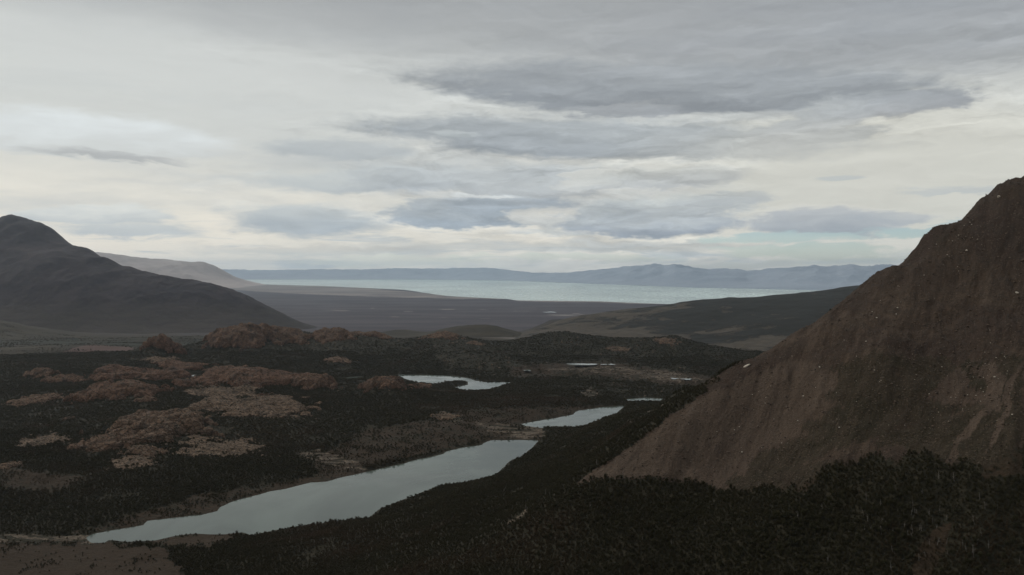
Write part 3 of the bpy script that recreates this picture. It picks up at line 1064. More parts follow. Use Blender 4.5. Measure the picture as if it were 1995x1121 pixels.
def outcrop_height(ix, x, y, full=False):
    (cx, cy, rx, ry, A, seed, tn) = OUTG[ix]
    u, v = (x - cx) / rx, (y - cy) / ry
    wx = fbm(x / (rx * 0.75), y / (rx * 0.75), 5, seed, 0.6) * 1.15
    r = np.sqrt(u * u + v * v) + wx
    dome = np.clip(1 - r, -0.35, 1)
    dome = np.where(dome > 0, np.maximum(dome, 1e-6) ** 0.55, dome * 2.0)
    bil = np.abs(gnoise(x / (rx * 0.55), y / (rx * 0.48), seed + 9)) + .5 * np.abs(gnoise(x / (rx * 0.25), y / (rx * 0.2), seed + 11)) + .16 * np.abs(gnoise(x / (rx * 0.11), y / (rx * 0.1), seed + 13))
    edge = np.clip(dome * 2.5, 0, 1)
    hh = A * (dome * 0.86 + edge * (0.24 * bil - 0.04)) - 0.05 * A
    st = 0.22 * A
    q = hh / st
    hh = np.where(hh > 0, st * (np.floor(q) + sstep(0.25, 0.85, q - np.floor(q))) * 0.5 + hh * 0.5, hh)
    return (land(x, y) + hh, bil) if full else land(x, y) + hh


opx = np.array([q[0] for q in OUT], float)
opy = np.array([q[1] + q[3] * 0.45 for q in OUT], float)
ox, oy, oz = march(opx, opy, land)
for i, q in enumerate(OUT):
    (px, py, hw, hh, dr, tn, lab) = q
    if np.isnan(oy[i]):
        continue
    d = oy[i]
    rx = hw * d / F * (1.32 if py > 690 else 1.12)
    ry = rx * dr * 1.1
    graze = (CZ - oz[i]) / d
    A = max(hh * d / F * (1.05 if py > 690 else 0.82) - ry * graze * 0.55, hh * d / F * 0.35)
    OUTG.append((float(ox[i]), float(d + ry * 0.45), rx, ry, float(A), 100 + i * 3, tn))
    j = len(OUTG) - 1
    n = int(np.clip(hw * 2.0, 30, 130))
    uu = np.linspace(-1.6, 1.6, n)
    U, V = np.meshgrid(uu, uu)
    xx, yy = OUTG[j][0] + U * rx, OUTG[j][1] + V * ry
    zz = outcrop_height(j, xx, yy)
    ob = mesh_obj('rock_outcrop', np.stack([xx.ravel(), yy.ravel(), zz.ravel()], -1), grid_faces(n, n), M_ROCK)
    set_attr(ob, 'tan', np.full(n * n, tn))
    tag(ob, lab, 'rock outcrop', 'bare rock outcrops in the forest')


def surface(x, y):
    """land with the outcrops on it, and how much a spot is bare rock"""
    h = land(x, y)
    rock = np.zeros(np.shape(x))
    for j, (cx, cy, rx, ry, A, seed, tn) in enumerate(OUTG):
        m = (np.abs(x - cx) < rx * 1.5) & (np.abs(y - cy) < ry * 1.5)
        if m.any():
            hh, bil = outcrop_height(j, x[m], y[m], True)
            g = hh > h[m] + 0.6
            rock[m] = np.where(g, np.clip(1 - sstep(0.34, 0.2, bil) * 0.5, 0, 1), rock[m])
            h[m] = np.maximum(h[m], hh)
    return h, rock


# ------------------------------------------------------------------ water
def sheet(name, poly, z, mat, label):
    me_v = [(a, b, z) for a, b in poly]
    o = mesh_obj(name, me_v, [list(range(len(poly)))], mat, smooth=False)
    o.data.update()
    if o.data.polygons[0].normal.z < 0:
        o.data.flip_normals()
    tag(o, label, 'lake', kind='structure')
    return o


POOLS = []
LAB = {'madre': 'long grey lake lying across the near valley', 'hija': 'second grey lake beyond the gravel bar of the long lake',
       'nieta': 'sliver of lake between dark forest and the sandy spur', 'capri': 'curving upper lake with a wooded point in it',
       'caprib': 'small left arm of the upper lake behind a red rock'}
for (nm, poly, z) in LAKES:
    sheet('lake', poly, z, M_LAKE, LAB[nm])

# ------------------------------------------------------------------ the plain
zd = np.array([5000, 5500, 7000, 9000, 11000, 15000, 20000, 30000, 48000, 110000.0])
zz_ = np.array([240, 238, 215, 120, 66, 28, 4, 6, 10, 10.0])
PB = []
for (px, py, d, hw, hd, top) in ((-60, 640, 8300, 170, 700, 622), (930, 655, 8200, 105, 500, 631), (780, 655, 8600, 60, 400, 643), (1090, 640, 9000, 70, 500, 624),
                                 (140, 690, 6200, 200, 350, 672), (40, 690, 5900, 90, 250, 684), (330, 672, 7000, 120, 250, 661)):
    x, y, _ = P(px, py, d)
    gz = np.interp(d, zd, zz_)
    tz = CZ - (top - HY) / F * d
    PB.append((x, y, hw * d / F, hd, tz - gz))
near_shore = [(300, 550), (470, 553), (560, 556), (640, 558), (790, 565), (830, 571), (870, 577), (990, 583), (1010, 586), (1180, 588), (1270, 592), (1330, 594), (1500, 598),
              (1700, 602), (2100, 606)]
far_shore = [(2100, 572), (1750, 568), (1602, 565.5), (1473, 562.6), (1350, 560.5), (1149, 553), (989, 547), (840, 544.8), (600, 544.5), (430, 544.5), (300, 544)]
big_poly = roughen([Pz(a, b, 0)[:2] for a, b in near_shore + far_shore], 120.0, 500.0, 77)


def plain_h(x, y):
    h = np.interp(y, zd, zz_)
    for (bx, by, rx, ry, a) in PB:
        q = ((x - bx) / rx) ** 2 + ((y - by) / ry) ** 2
        h = h + a * np.exp(-q * 1.4) * (1 + 0.25 * fbm(x / 300, y / 300, 4, 71))
    rel = sstep(14000, 6500, y)
    h = h + rel * (fbm(x / 900, y / 900, 5, 51) * 26 + fbm(x / 160, y / 160, 4, 53) * 5) + 5 * fbm(x / 1800, y / 1800, 4, 55) * (1 - rel)
    # low bluff along the shore
    sdv = sdist(x, y, big_poly, 3000)
    h = np.where(sdv < 2900, np.where(sdv > 0, 1.0 + np.maximum(h, 2) * sstep(0, 1200, sdv) + 14 * sstep(60, 260, sdv) * sstep(2600, 600, sdv), -8.0), h)
    return h


NTp, NDp = 560, 520
Xp, Yp = fan_grid(-0.95, 0.95, NTp, 5000.0, 105000.0, NDp)
Hp = plain_h(Xp, Yp)
PXp, PYp = proj(Xp, Yp, Hp)
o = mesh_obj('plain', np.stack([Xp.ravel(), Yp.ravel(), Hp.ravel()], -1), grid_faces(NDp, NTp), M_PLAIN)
set_attr(o, 'green', (sstep(10500, 8000, Yp)).ravel())
jn = fbm(Xp / 900, Yp / 900, 4, 81)
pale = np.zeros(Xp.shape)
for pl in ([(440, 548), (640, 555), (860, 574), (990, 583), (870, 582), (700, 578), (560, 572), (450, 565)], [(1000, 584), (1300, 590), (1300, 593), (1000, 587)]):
    pale = np.maximum(pale, 0.66 * in_poly(PXp + jn * 20, PYp + jn * 2, pl))  # sunlight on the shore band, painted as paler ground
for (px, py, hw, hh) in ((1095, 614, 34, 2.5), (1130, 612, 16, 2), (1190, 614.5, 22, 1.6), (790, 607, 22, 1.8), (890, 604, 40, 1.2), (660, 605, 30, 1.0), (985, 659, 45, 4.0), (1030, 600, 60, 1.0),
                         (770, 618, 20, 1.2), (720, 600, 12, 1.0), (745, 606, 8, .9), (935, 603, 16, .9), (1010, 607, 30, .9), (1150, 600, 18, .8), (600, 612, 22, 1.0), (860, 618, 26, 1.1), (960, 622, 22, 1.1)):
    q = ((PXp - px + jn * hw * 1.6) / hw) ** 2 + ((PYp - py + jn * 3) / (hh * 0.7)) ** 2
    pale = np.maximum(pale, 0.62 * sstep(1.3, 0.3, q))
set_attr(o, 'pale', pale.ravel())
set_attr(o, 'trees', (sstep(9000, 7000, Yp) * (0.28 + 0.3 * in_poly(PXp + jn * 30, PYp + jn * 6, [(-50, 655), (420, 645), (480, 668), (330, 680), (100, 672), (-50, 668)]))).ravel())
set_attr(o, 'red', (in_poly(PXp + jn * 20, PYp + jn * 8, [(60, 720), (110, 692), (170, 674), (260, 678), (300, 700), (220, 722)]) * 0.85 + 0.5 * sstep(7000, 6000, Yp) * (PXp < 500)).ravel())
tag(o, 'flat steppe plain stretching to the big lake', 'plain', kind='structure')
o = sheet('lake', big_poly, 0.0, M_BIG, 'wide pale turquoise lake along the horizon')
for (px, py, hw, hh, d, lab) in ((141, 661.5, 13, 1.0, None, 'small bright pool on the green flat below the dark mountain'), (1190, 614.5, 16, 0.8, None, 'small bright pool on the plain near the wooded hill'),
                                 (1072, 608.5, 12, 0.6, None, 'thin bright river reach on the far plain')):
    x, y, z = [float(v[0]) for v in march([px], [py], plain_h, 5200, 60000, 500)]
    rx, ry = hw * y / F, max(hh * y / F / max((CZ - z) / y, 0.01), 20)
    pts = []
    for k in range(20):
        a = k / 20 * 2 * math.pi
        r = 1 + 0.25 * math.sin(3 * a + px) + 0.15 * math.sin(5 * a)
        pts.append((x + math.cos(a) * rx * r, y + math.sin(a) * ry * r))
    pa = np.array(pts)
    sheet('pond', pts, float(plain_h(pa[:, 0], pa[:, 1]).max()) + 0.5, M_LAKE, lab)

for (px, py, hw, hh, lab) in ((1145, 712, 42, 1.6, 'long narrow pool on the wet meadow behind the dark hill foot'), (1028, 724, 7, 1.4, 'small bright pool on the left of the wet meadow'),
                              (1315, 739, 9, 1.2, 'tiny pool on the wet meadow beside the brown slope'), (1338, 741, 9, 1.4, 'pool on the meadow nearest the brown slope'), (1185, 711, 14, 1.0, 'short pool just right of the long narrow pool'),
                              (374, 733, 5, 1.4, 'tiny bright pool between the two red rock ridges')):
    x, y, z = [float(v[0]) for v in march([px], [py], land, 1200, 7000, 500)]
    rx, ry = hw * y / F, max(hh * y / F / max((CZ - z) / y, 0.01), 12)
    pts = []
    for k in range(24):
        a = k / 24 * 2 * math.pi
        q = 1 + 0.3 * math.sin(3 * a + px) + 0.18 * math.sin(5 * a + py)
        pts.append((x + math.cos(a) * rx * q, y + math.sin(a) * ry * q))
    pa = np.array(pts)
    zs = near_h(pa[:, 0], pa[:, 1])
    if zs.max() - zs.min() < 30:
        sheet('pond', pts, float(np.percentile(zs, 80)) + 1.2, M_LAKE, lab)
        POOLS.append(pts)

# ------------------------------------------------------------------ far hills and mountains
def ridge_land(name, pts, c, fan, noise_fn, mat, label, low=None, extra=None):
    r = RBF(pts, c)
    x, y = fan_grid(*fan)
    h = r(x, y)
    h = h + noise_fn(x, y, h)
    o = mesh_obj(name, np.stack([x.ravel(), y.ravel(), h.ravel()], -1), grid_faces(fan[5], fan[2]), mat)
    px, py = proj(x, y, h)
    if low:
        set_attr(o, 'low', low(x, y, h, px, py).ravel())
    for kx, fn in (extra or {}).items():
        set_attr(o, kx, fn(x, y, h, px, py).ravel())
    tag(o, label, 'mountain', kind='structure')
    return o


# wooded hill on the right
pts = []
for (px, py, d) in ((1000, 655, 8600), (1045, 641, 8400), (1100, 622, 8300), (1200, 608, 8300), (1270, 598, 8400), (1340, 588, 8500), (1480, 577, 8600), (1600, 568, 8700),
                    (1640, 562, 8700), (1700, 557, 8700), (1900, 540, 8900), (2300, 520, 9300)):
    x, y, z = P(px, py, d)
    pts += [(x, y, z), (x * 1.06, y + 900, z - 130), (x * 1.12, y + 2400, -60)]
for (px, py, d) in ((1000, 668, 6900), (1100, 668, 6900), (1250, 672, 6700), (1400, 680, 6400), (1500, 690, 6100), (1650, 690, 6000), (1900, 690, 6000), (2300, 690, 6000),
                    (1200, 640, 7500), (1350, 632, 7400), (1500, 620, 7300), (1650, 606, 7300), (1600, 650, 6600), (1450, 655, 6700)):
    pts.append(P(px, py, d))
for px in (900, 1000, 1200, 1400, 1600, 1800, 2100, 2400):
    pts.append(P(px, HY + F * (CZ - 120) / 5600, 5600))
pts += [P(900, 700, 7000), P(850, 690, 8500), P(900, 680, 10000)]
ridge_land('hill', pts, 150.0, (-0.08, 0.98, 420, 5500.0, 11500.0, 300),
           lambda x, y, h: fbm(x / 700, y / 700, 5, 91) * 34 + fbm(x / 120, y / 120, 4, 93) * 6,
           M_HILL, 'long dark wooded hill sloping up to the right before the big lake',
           extra={'wood': lambda x, y, h, px, py: np.clip(0.18 + 0.75 * sstep(1180, 1400, px + fbm(x / 400, y / 400, 4, 95) * 160) * (0.25 + 0.75 * sstep(668, 640, py + fbm(x / 300, y / 300, 4, 97) * 22)), 0, 1)})

# dark mountain on the left
M_LEFT = mat_far('dark_mountain', (0.024, 0.017, 0.021), (0.044, 0.032, 0.035), (0.052, 0.043, 0.031), 0.0022, 0.014, 0.03)
pts = []
for (px, py, d) in ((-500, 400, 11800), (-300, 440, 11700), (-150, 455, 11600), (-60, 447, 11500), (0, 429, 11500), (20, 420, 11500), (50, 428, 11500), (75, 434, 11480), (100, 447, 11450),
                    (130, 469, 11400), (160, 489, 11350), (190, 499, 11200), (215, 509, 11000)):
    x, y, z = P(px, py, d)
    pts += [(x, y, z), (x * (1 + 1000 / y) - 60, y + 900, z - 420), (x * (1 + 2800 / y) - 100, y + 2600, 60)]
for (px, py, d) in ((225, 515, 10750), (260, 523, 10700), (330, 540, 10600), (400, 550, 10600), (420, 552, 10600), (470, 573, 10600), (520, 596, 10600), (560, 616, 10700), (600, 632, 10800)):
    x, y, z = P(px, py, d)
    pts += [(x, y, z), (x * (1 + 800 / y) - 60, y + 700, z - 220), (x * (1 + 2400 / y) - 100, y + 2200, 20)]
for (px, py, d) in ((-500, 520, 10600), (-200, 525, 10500), (0, 520, 10500), (60, 505, 10500), (100, 499, 10550), (150, 501, 10600), (195, 504, 10700),
                    (0, 470, 11000), (60, 475, 11000), (110, 482, 11000), (-200, 500, 11000),
                    (0, 580, 9900), (150, 575, 9900), (300, 590, 9950), (430, 605, 10050), (-300, 590, 9900),
                    (0, 628, 9400), (150, 640, 9300), (300, 645, 9300), (430, 642, 9500), (530, 640, 9900), (-300, 630, 9400), (600, 645, 10300)):
    pts.append(P(px, py, d))
for px in (-500, -200, 0, 150, 300, 450, 600):
    pts.append(P(px, HY + F * (CZ - 40) / 8700, 8700))
pts += [P(700, HY + F * (CZ + 30) / 10500, 10500), P(680, HY + F * (CZ + 30) / 12500, 12500), P(690, HY + F * (CZ + 30) / 9400, 9400)]
ridge_land('mountain', pts, 120.0, (-0.98, -0.17, 420, 8600.0, 14500.0, 300),
           lambda x, y, h: (fbm(x / 600, y / 600, 6, 111, 0.55, ridged=True) - 0.42) * 50 * sstep(150, 700, h) + (fbm(x / 190, y / 190, 4, 117, 0.55, ridged=True) - .3) * 8 * sstep(80, 400, h) + fbm(x / 260, y / 260, 5, 113) * 14,
           M_LEFT, 'dark bare mountain with a pointed top at the left', low=lambda x, y, h, px, py: sstep(560, 250, h) * 0.75)

# pale table mountain behind it, base colour raised to carry its sunlight
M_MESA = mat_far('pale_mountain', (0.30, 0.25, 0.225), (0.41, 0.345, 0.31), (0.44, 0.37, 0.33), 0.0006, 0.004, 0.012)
pts = []
for (px, py, d) in ((-300, 490, 36000), (0, 492, 37000), (150, 494, 38000), (200, 497, 38500), (250, 504, 39000), (290, 508, 39200), (330, 510, 39500), (380, 510, 40000), (402, 513, 40200), (420, 521, 40400), (440, 533, 40600),
                    (455, 543, 40700), (470, 551, 40800), (490, 555, 41000)):
    x, y, z = P(px, py, d)
    pts += [(x, y, z), (x * (1 + 6000 / y) - 1800, y + 6000, z - 350 if z > 500 else -40)]
for (px, py, d) in ((200, 530, 36500), (300, 534, 37000), (380, 538, 38000), (430, 546, 39000), (100, 520, 36000),
                    (200, 556, 34000), (300, 558, 34500), (400, 558, 36000), (460, 557, 38500), (0, 556, 33000), (-300, 556, 32000)):
    pts.append(P(px, py, d))
pts += [P(500, 562, 37500), P(520, 560, 41500), P(540, 559, 47000), P(300, HY + F * 880 / 31000, 31000), P(0, HY + F * 880 / 30000, 30000), P(450, HY + F * 880 / 33000, 33000), P(520, HY + F * 870 / 50000, 50000)]
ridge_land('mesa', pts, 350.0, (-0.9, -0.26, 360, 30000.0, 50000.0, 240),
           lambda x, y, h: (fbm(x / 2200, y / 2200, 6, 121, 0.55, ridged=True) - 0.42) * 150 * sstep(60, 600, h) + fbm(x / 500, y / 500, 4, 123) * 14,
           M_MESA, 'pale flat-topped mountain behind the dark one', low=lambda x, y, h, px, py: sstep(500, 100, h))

# ranges beyond the lake, part of their haze blue put into the rock colour
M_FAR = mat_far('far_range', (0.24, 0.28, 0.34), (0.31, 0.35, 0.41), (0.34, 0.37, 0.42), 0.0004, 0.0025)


def far_range(name, crest, sh, fan, amp, seed, label):
    cx = np.array([q[0] for q in crest], float)
    cy = np.array([q[1] for q in crest], float)
    t, s = np.linspace(fan[0], fan[1], fan[2]), np.linspace(0, 1, fan[3])
    T, S = np.meshgrid(t, s)
    px = W0 / 2 + F * T * (cp + 0.0)
    d0 = np.interp(px, [a for a, b in sh], [b for a, b in sh])
    depth = d0 + (S * 17000 - 600)
    top = CZ + (HY - np.interp(px, cx, cy)) / F * (d0 + 8500)
    prof = np.where(S < 0.53, sstep(0.0, 0.53, S) ** 1.25, 1 - sstep(0.6, 1.0, S) * 0.9)
    xx = T * depth
    n = fbm(xx / 2600, depth / 2600, 6, seed, 0.55, ridged=True)
    h = 24 + (top - 24) * prof * (1 + (n - 0.35) * amp * np.clip(1.5 - prof, 0.15, 1)) + fbm(xx / 500, depth / 500, 4, seed + 3) * 16 * prof
    h[0] = -12
    depth[0] = depth[1] - 4
    o = mesh_obj(name, np.stack([xx.ravel(), depth.ravel(), h.ravel()], -1), grid_faces(fan[3], fan[2]), M_FAR)
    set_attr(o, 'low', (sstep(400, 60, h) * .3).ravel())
    tag(o, label, 'mountain range', kind='structure')


shore_d = [(a, F * CZ / (b - HY)) for a, b in reversed(far_shore)]
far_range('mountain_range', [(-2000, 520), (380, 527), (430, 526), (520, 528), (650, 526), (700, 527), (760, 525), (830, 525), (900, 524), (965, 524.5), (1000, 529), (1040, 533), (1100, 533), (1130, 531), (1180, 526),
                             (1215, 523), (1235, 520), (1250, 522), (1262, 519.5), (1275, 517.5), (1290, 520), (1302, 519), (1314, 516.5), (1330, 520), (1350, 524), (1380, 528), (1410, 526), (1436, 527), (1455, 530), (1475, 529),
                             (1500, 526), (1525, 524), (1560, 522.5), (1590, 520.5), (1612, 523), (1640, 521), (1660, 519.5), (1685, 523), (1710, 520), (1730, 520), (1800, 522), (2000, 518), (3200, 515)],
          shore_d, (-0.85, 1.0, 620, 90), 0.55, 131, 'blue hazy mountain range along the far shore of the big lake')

# ------------------------------------------------------------------ air
hz = mesh_obj('haze', [(-90000, -1500, -60), (110000, -1500, -60), (110000, 112000, -60), (-90000, 112000, -60), (-90000, -1500, 1900), (110000, -1500, 1900), (110000, 112000, 1900), (-90000, 112000, 1900)],
              [(0, 3, 2, 1), (4, 5, 6, 7), (0, 1, 5, 4), (1, 2, 6, 5), (2, 3, 7, 6), (3, 0, 4, 7)], None, smooth=False)
mh = bpy.data.materials.new('haze_air')
mh.use_nodes = True
kh = NT(mh.node_tree)
kh.n.clear()
pv = kh.node('ShaderNodeVolumePrincipled')
pv.inputs['Color'].default_value = (0.72, 0.86, 1.0, 1)
pv.inputs['Density'].default_value = 1.0e-5
pv.inputs['Anisotropy'].default_value = 0.8
oh = kh.node('ShaderNodeOutputMaterial')
kh.l.new(pv.outputs[0], oh.inputs['Volume'])
hz.data.materials.append(mh)
tag(hz, 'thin blue haze in the air over the plain', 'haze', kind='stuff')


# ------------------------------------------------------------------ trees
def crown_mesh(name, n, seed, mat, w=3.0, h0=2.0, h1=8.0, leaf=0.9, lobes=6):
    r = np.random.default_rng(seed)
    V, Fc = [], []
    lb = [(r.uniform(-.5, .5) * w, r.uniform(-.5, .5) * w, h0 + (h1 - h0) * r.uniform(.3, .8), w * r.uniform(.45, .75), (h1 - h0) * r.uniform(.22, .36)) for _ in range(lobes)]
    lb.append((0, 0, h0 + (h1 - h0) * .72, w * .55, (h1 - h0) * .3))
    for i in range(n):
        cx, cy, cz, rr, rh = lb[i % len(lb)]
        v = r.normal(size=3)
        v /= np.linalg.norm(v)
        rad = r.uniform(.62, 1.05)
        p = np.array([cx + v[0] * rr * rad, cy + v[1] * rr * rad, cz + v[2] * rh * rad])
        nn = v * np.array([1, 1, 1.3]) + r.normal(size=3) * .4
        nn /= np.linalg.norm(nn)
        a = np.cross(nn, r.normal(size=3))
        a /= np.linalg.norm(a)
        b = np.cross(nn, a)
        s = leaf * r.uniform(.6, 1.25)
        k = len(V)
        V += [p + a * s, p + b * s * .8, p - a * s * .9, p - b * s * .7 + nn * s * .2]
        Fc.append((k, k + 1, k + 2, k + 3))
    o = mesh_obj(name, np.array(V), np.array(Fc), mat, smooth=False, link=False)
    return o


def tube(path, radii, n=5):
    V, Fc = [], []
    for i, (p, r) in enumerate(zip(path, radii)):
        for k in range(n):
            a = 2 * math.pi * k / n
            V.append((p[0] + math.cos(a) * r, p[1] + math.sin(a) * r, p[2]))
    for i in range(len(path) - 1):
        for k in range(n):
            Fc.append((i * n + k, i * n + (k + 1) % n, (i + 1) * n + (k + 1) % n, (i + 1) * n + k))
    return V, Fc


def trunk_mesh(name, seed, mat, h=6.0, r0=0.28, limbs=5, dead=False):
    r = np.random.default_rng(seed)
    V, Fc = [], []

    def add(path, rad, n=5):
        v, f = tube(path, rad, n)
        k = len(V)
        V.extend(v)
        Fc.extend([tuple(i + k for i in q) for q in f])
    lean = r.uniform(-.12, .12, 2)
    path = [np.array([lean[0] * t * h + r.uniform(-.08, .08), lean[1] * t * h + r.uniform(-.08, .08), -0.8 + t * (h + .8)]) for t in np.linspace(0, 1, 6)]
    add(path, [r0 * (1 - .75 * t) for t in np.linspace(0, 1, 6)])
    for _ in range(limbs):
        t = r.uniform(.35, .9)
        b = path[int(t * 5)]
        a = r.uniform(0, 6.28)
        L = r.uniform(.25, .42) * h * (1.1 - t * .5)
        e = b + np.array([math.cos(a) * L * .8, math.sin(a) * L * .8, L * r.uniform(.4, .9)])
        mid = (b + e) / 2 + r.normal(size=3) * L * .08
        add([b, mid, e], [r0 * .4, r0 * .28, r0 * .1], 4)
        if dead:
            for _ in range(2):
                e2 = mid + np.array([r.uniform(-1, 1), r.uniform(-1, 1), r.uniform(.2, 1)]) * L * .45
                add([mid, e2], [r0 * .2, r0 * .07], 3)
    return mesh_obj(name, np.array(V), [tuple(q) for q in Fc], mat, smooth=True, link=False)


CHUNK = [([(840, 665), (900, 655), (960, 680), (1010, 705), (960, 722), (890, 715), (850, 700)], 330, .45), ([(600, 660), (700, 650), (790, 660), (800, 675), (700, 680), (610, 685)], 200, .5),
         ([(1040, 660), (1120, 650), (1160, 672), (1080, 682)], 90, .7), ([(1150, 690), (1210, 662), (1290, 660), (1320, 680), (1250, 702), (1180, 705)], 130, .65),
         ([(1000, 705), (1180, 700), (1330, 718), (1400, 742), (1250, 745), (1100, 735), (1000, 728)], 260, .6), ([(840, 690), (1000, 690), (1000, 735), (880, 725)], 140, .7),
         ([(400, 655), (560, 655), (560, 680), (420, 682)], 90, .7), ([(150, 790), (260, 745), (560, 770), (560, 830), (400, 880), (260, 900), (160, 850)], 260, .85),
         ([(640, 735), (800, 735), (790, 770), (650, 770)], 60, .8), ([(0, 770), (150, 760), (140, 830), (0, 830)], 90, .8), ([(560, 800), (700, 800), (660, 870), (560, 860)], 60, .85),
         ([(1080, 755), (1200, 745), (1330, 755), (1330, 775), (1150, 775)], 90, .75), ([(1380, 650), (1500, 665), (1450, 700), (1370, 700)], 50, .8)]

# candidate spots over the wooded ground, spacing grows slowly with distance
def spots(y0, y1, cell, seed):
    r = np.random.default_rng(seed)
    xs = np.arange(-0.74 * y1, 0.74 * y1, cell)
    ys = np.arange(y0, y1, cell)
    A, B = np.meshgrid(xs, ys)
    A = A + r.uniform(-.5, .5, A.shape) * cell
    B = B + r.uniform(-.5, .5, B.shape) * cell
    m = np.abs(A) < 0.73 * B
    return A[m], B[m]


PXS, PYS, PCELL = [], [], []
for (y0, y1, c) in ((420, 1000, 3.5), (1000, 1500, 4.1), (1500, 2200, 5.6), (2200, 3200, 8.0), (3200, 4400, 10.5), (4400, 5400, 14.0)):
    a, b = spots(y0, y1, c, int(y0))
    PXS.append(a)
    PYS.append(b)
    PCELL.append(np.full(a.shape, c))
a, b = spots(5250, 8200, 24.0, 5250)
g = fbm(a / 500, b / 160, 4, 221)
m = (g > np.where(a < 0, 0.06, 0.16)) & ((a / b < -0.33) | (a / b > 0.0))
PXS.append(a[m])
PYS.append(b[m])
PCELL.append(np.full(int(m.sum()), 13.0))
tx, ty, tcell = np.concatenate(PXS), np.concatenate(PYS), np.concatenate(PCELL)
th, trock = surface(tx, ty)
far_t = ty > 5240
th[far_t] = np.maximum(near_h(tx[far_t], ty[far_t], False), plain_h(tx[far_t], ty[far_t]))
trock[far_t] = 0
tpx, tpy = proj(tx, ty, th)
ok = (tpx > -120) & (tpx < 2120) & (tpy < 1230) & (tpy > 600)
inlake = np.zeros(tx.shape, bool)
for pl in POOLS:
    inlake |= sdist(tx, ty, pl, 60) < 25
for (_, poly, z) in LAKES:
    inlake |= sdist(tx, ty, poly, 40) < 5
ok &= ~inlake
ok &= ~(far_t & (tpx > 900) & (tpy < 640))
scr = fan_lut(SCREE * 1.0, tx, ty)
bare = fan_lut(BARE, tx, ty)
tanm = fan_lut(TAN, tx, ty)
n1 = fbm(tx / 130, ty / 130, 4, 201)
n2 = fbm(tx / 55, ty / 55, 4, 203, 0.6)
dens = np.ones(tx.shape)
dens *= np.where(scr > 0.5, 0.0, 1.0)
dens *= np.where(bare > 1.2, np.where(n2 > 0.22, 0.5, 0.05), 1.0)
dens *= 1 - np.minimum(bare, 1) * np.where(n2 + .4 * n1 > 0.0, 0.2, 0.85)
dens *= 1 - np.clip(tanm, 0, 1) * np.where(n2 > 0.08, 0.4, 0.93)
dens *= np.where(trock > 0.3, np.where(trock > 0.8, 0.05, 0.45), 1.0)
dens *= np.where((n1 + n2 * .5 < -0.42) & (ty > 1250), 0.25, 1.0)
for pl, _, q in CHUNK:
    dens *= np.where(in_poly(tpx, tpy, pl), q, 1.0)
ok &= RNG.random(tx.shape) < dens
tx, ty, th, tcell, n1, n2, trock, bare = tx[ok], ty[ok], th[ok], tcell[ok], n1[ok], n2[ok], trock[ok], bare[ok]
tpx, tpy = tpx[ok], tpy[ok]
N = len(tx)
tsc = np.clip(RNG.lognormal(-.12, .27, N), .45, 1.6) * (1 + 0.3 * n1) * np.where(trock > .3, .62, 1.0) * np.where(bare > .3, .7, 1.0) * 0.60
wide = np.clip(tcell / 3.95, 0.9, 2.6)
trot = RNG.uniform(0, 6.283, N)
tint = np.clip(RNG.normal(0.12, 0.12, N) + sstep(0.15, 0.5, fbm(tx / 220, ty / 220, 3, 207)) * 0.6, 0, 1)
# bare brown wood: burnt stands near the middle and lower left
for (px, py, hw, hh, s) in ((1000, 790, 130, 25, .6), (660, 1060, 110, 40, .55), (90, 940, 140, 30, .5), (520, 850, 80, 30, .35), (1750, 1060, 60, 60, .3), (1500, 640, 10, 10, 0)):
    tint = np.clip(tint + s * np.exp(-((tpx - px) / hw) ** 2 - ((tpy - py) / hh) ** 2), 0, 1)

# nearest 300 trees that stand in the frame: things of their own
infr = (tpx > 5) & (tpx < 1990) & (tpy < 1119) & (tpy > 600)
size = np.where(infr, tsc * 8.0 / ty, -1)
# keep only those in front: sample the sight line
cand = np.argsort(-size)[:2600]
vis = []
for i in cand:
    ds = np.linspace(480, ty[i] * 0.97, 60)
    z_top = th[i] + tsc[i] * 6
    lx = tx[i] * ds / ty[i]
    lz = CZ + (z_top - CZ) * ds / ty[i]
    if (land(lx, ds) + 3.0 < lz).all():
        vis.append(i)
    if len(vis) >= 300:
        break
solo = np.zeros(N, bool)
solo[vis] = True

NV = 6
crowns = [crown_mesh('crown', 340, 300 + i, M_LEAF, 2.9 + .25 * (i % 3), 1.2, 7.0 + .6 * (i % 2), .42, 8) for i in range(NV)]
trunks = [trunk_mesh('trunk', 320 + i, M_BARK, 5.2, .24, 4) for i in range(NV)]
lab_edge = 'dark green beech tree among many on the near forested slope'
for n_, i in enumerate(vis):
    e = bpy.data.objects.new('beech_tree', None)
    e.empty_display_size = 1.0
    COL.objects.link(e)
    e.location = (float(tx[i]), float(ty[i]), float(th[i]) - .2)
    e.rotation_euler = (0, 0, float(trot[i]))
    s = float(tsc[i])
    e.scale = (s, s, s * float(RNG.uniform(.9, 1.15)))
    if tpx[i] > 1560 and tpy[i] > 980:
        tag(e, 'dark green beech tree in the forest corner around the dirt clearing, lower right', 'tree', 'beech trees in the lower right corner')
    elif tpx[i] > 1100 and tpy[i] < 980:
        tag(e, 'dark green beech tree along the forest edge right under the scree', 'tree', 'beech trees at the scree edge')
    else:
        tag(e, 'dark green beech tree on the open forest slope at the bottom middle', 'tree', 'beech trees on the bottom slope')
    for src in (crowns[n_ % NV], trunks[n_ % NV]):
        c = src.copy()
        c.name = src.name.split('.')[0]
        COL.objects.link(c)
        c.parent = e


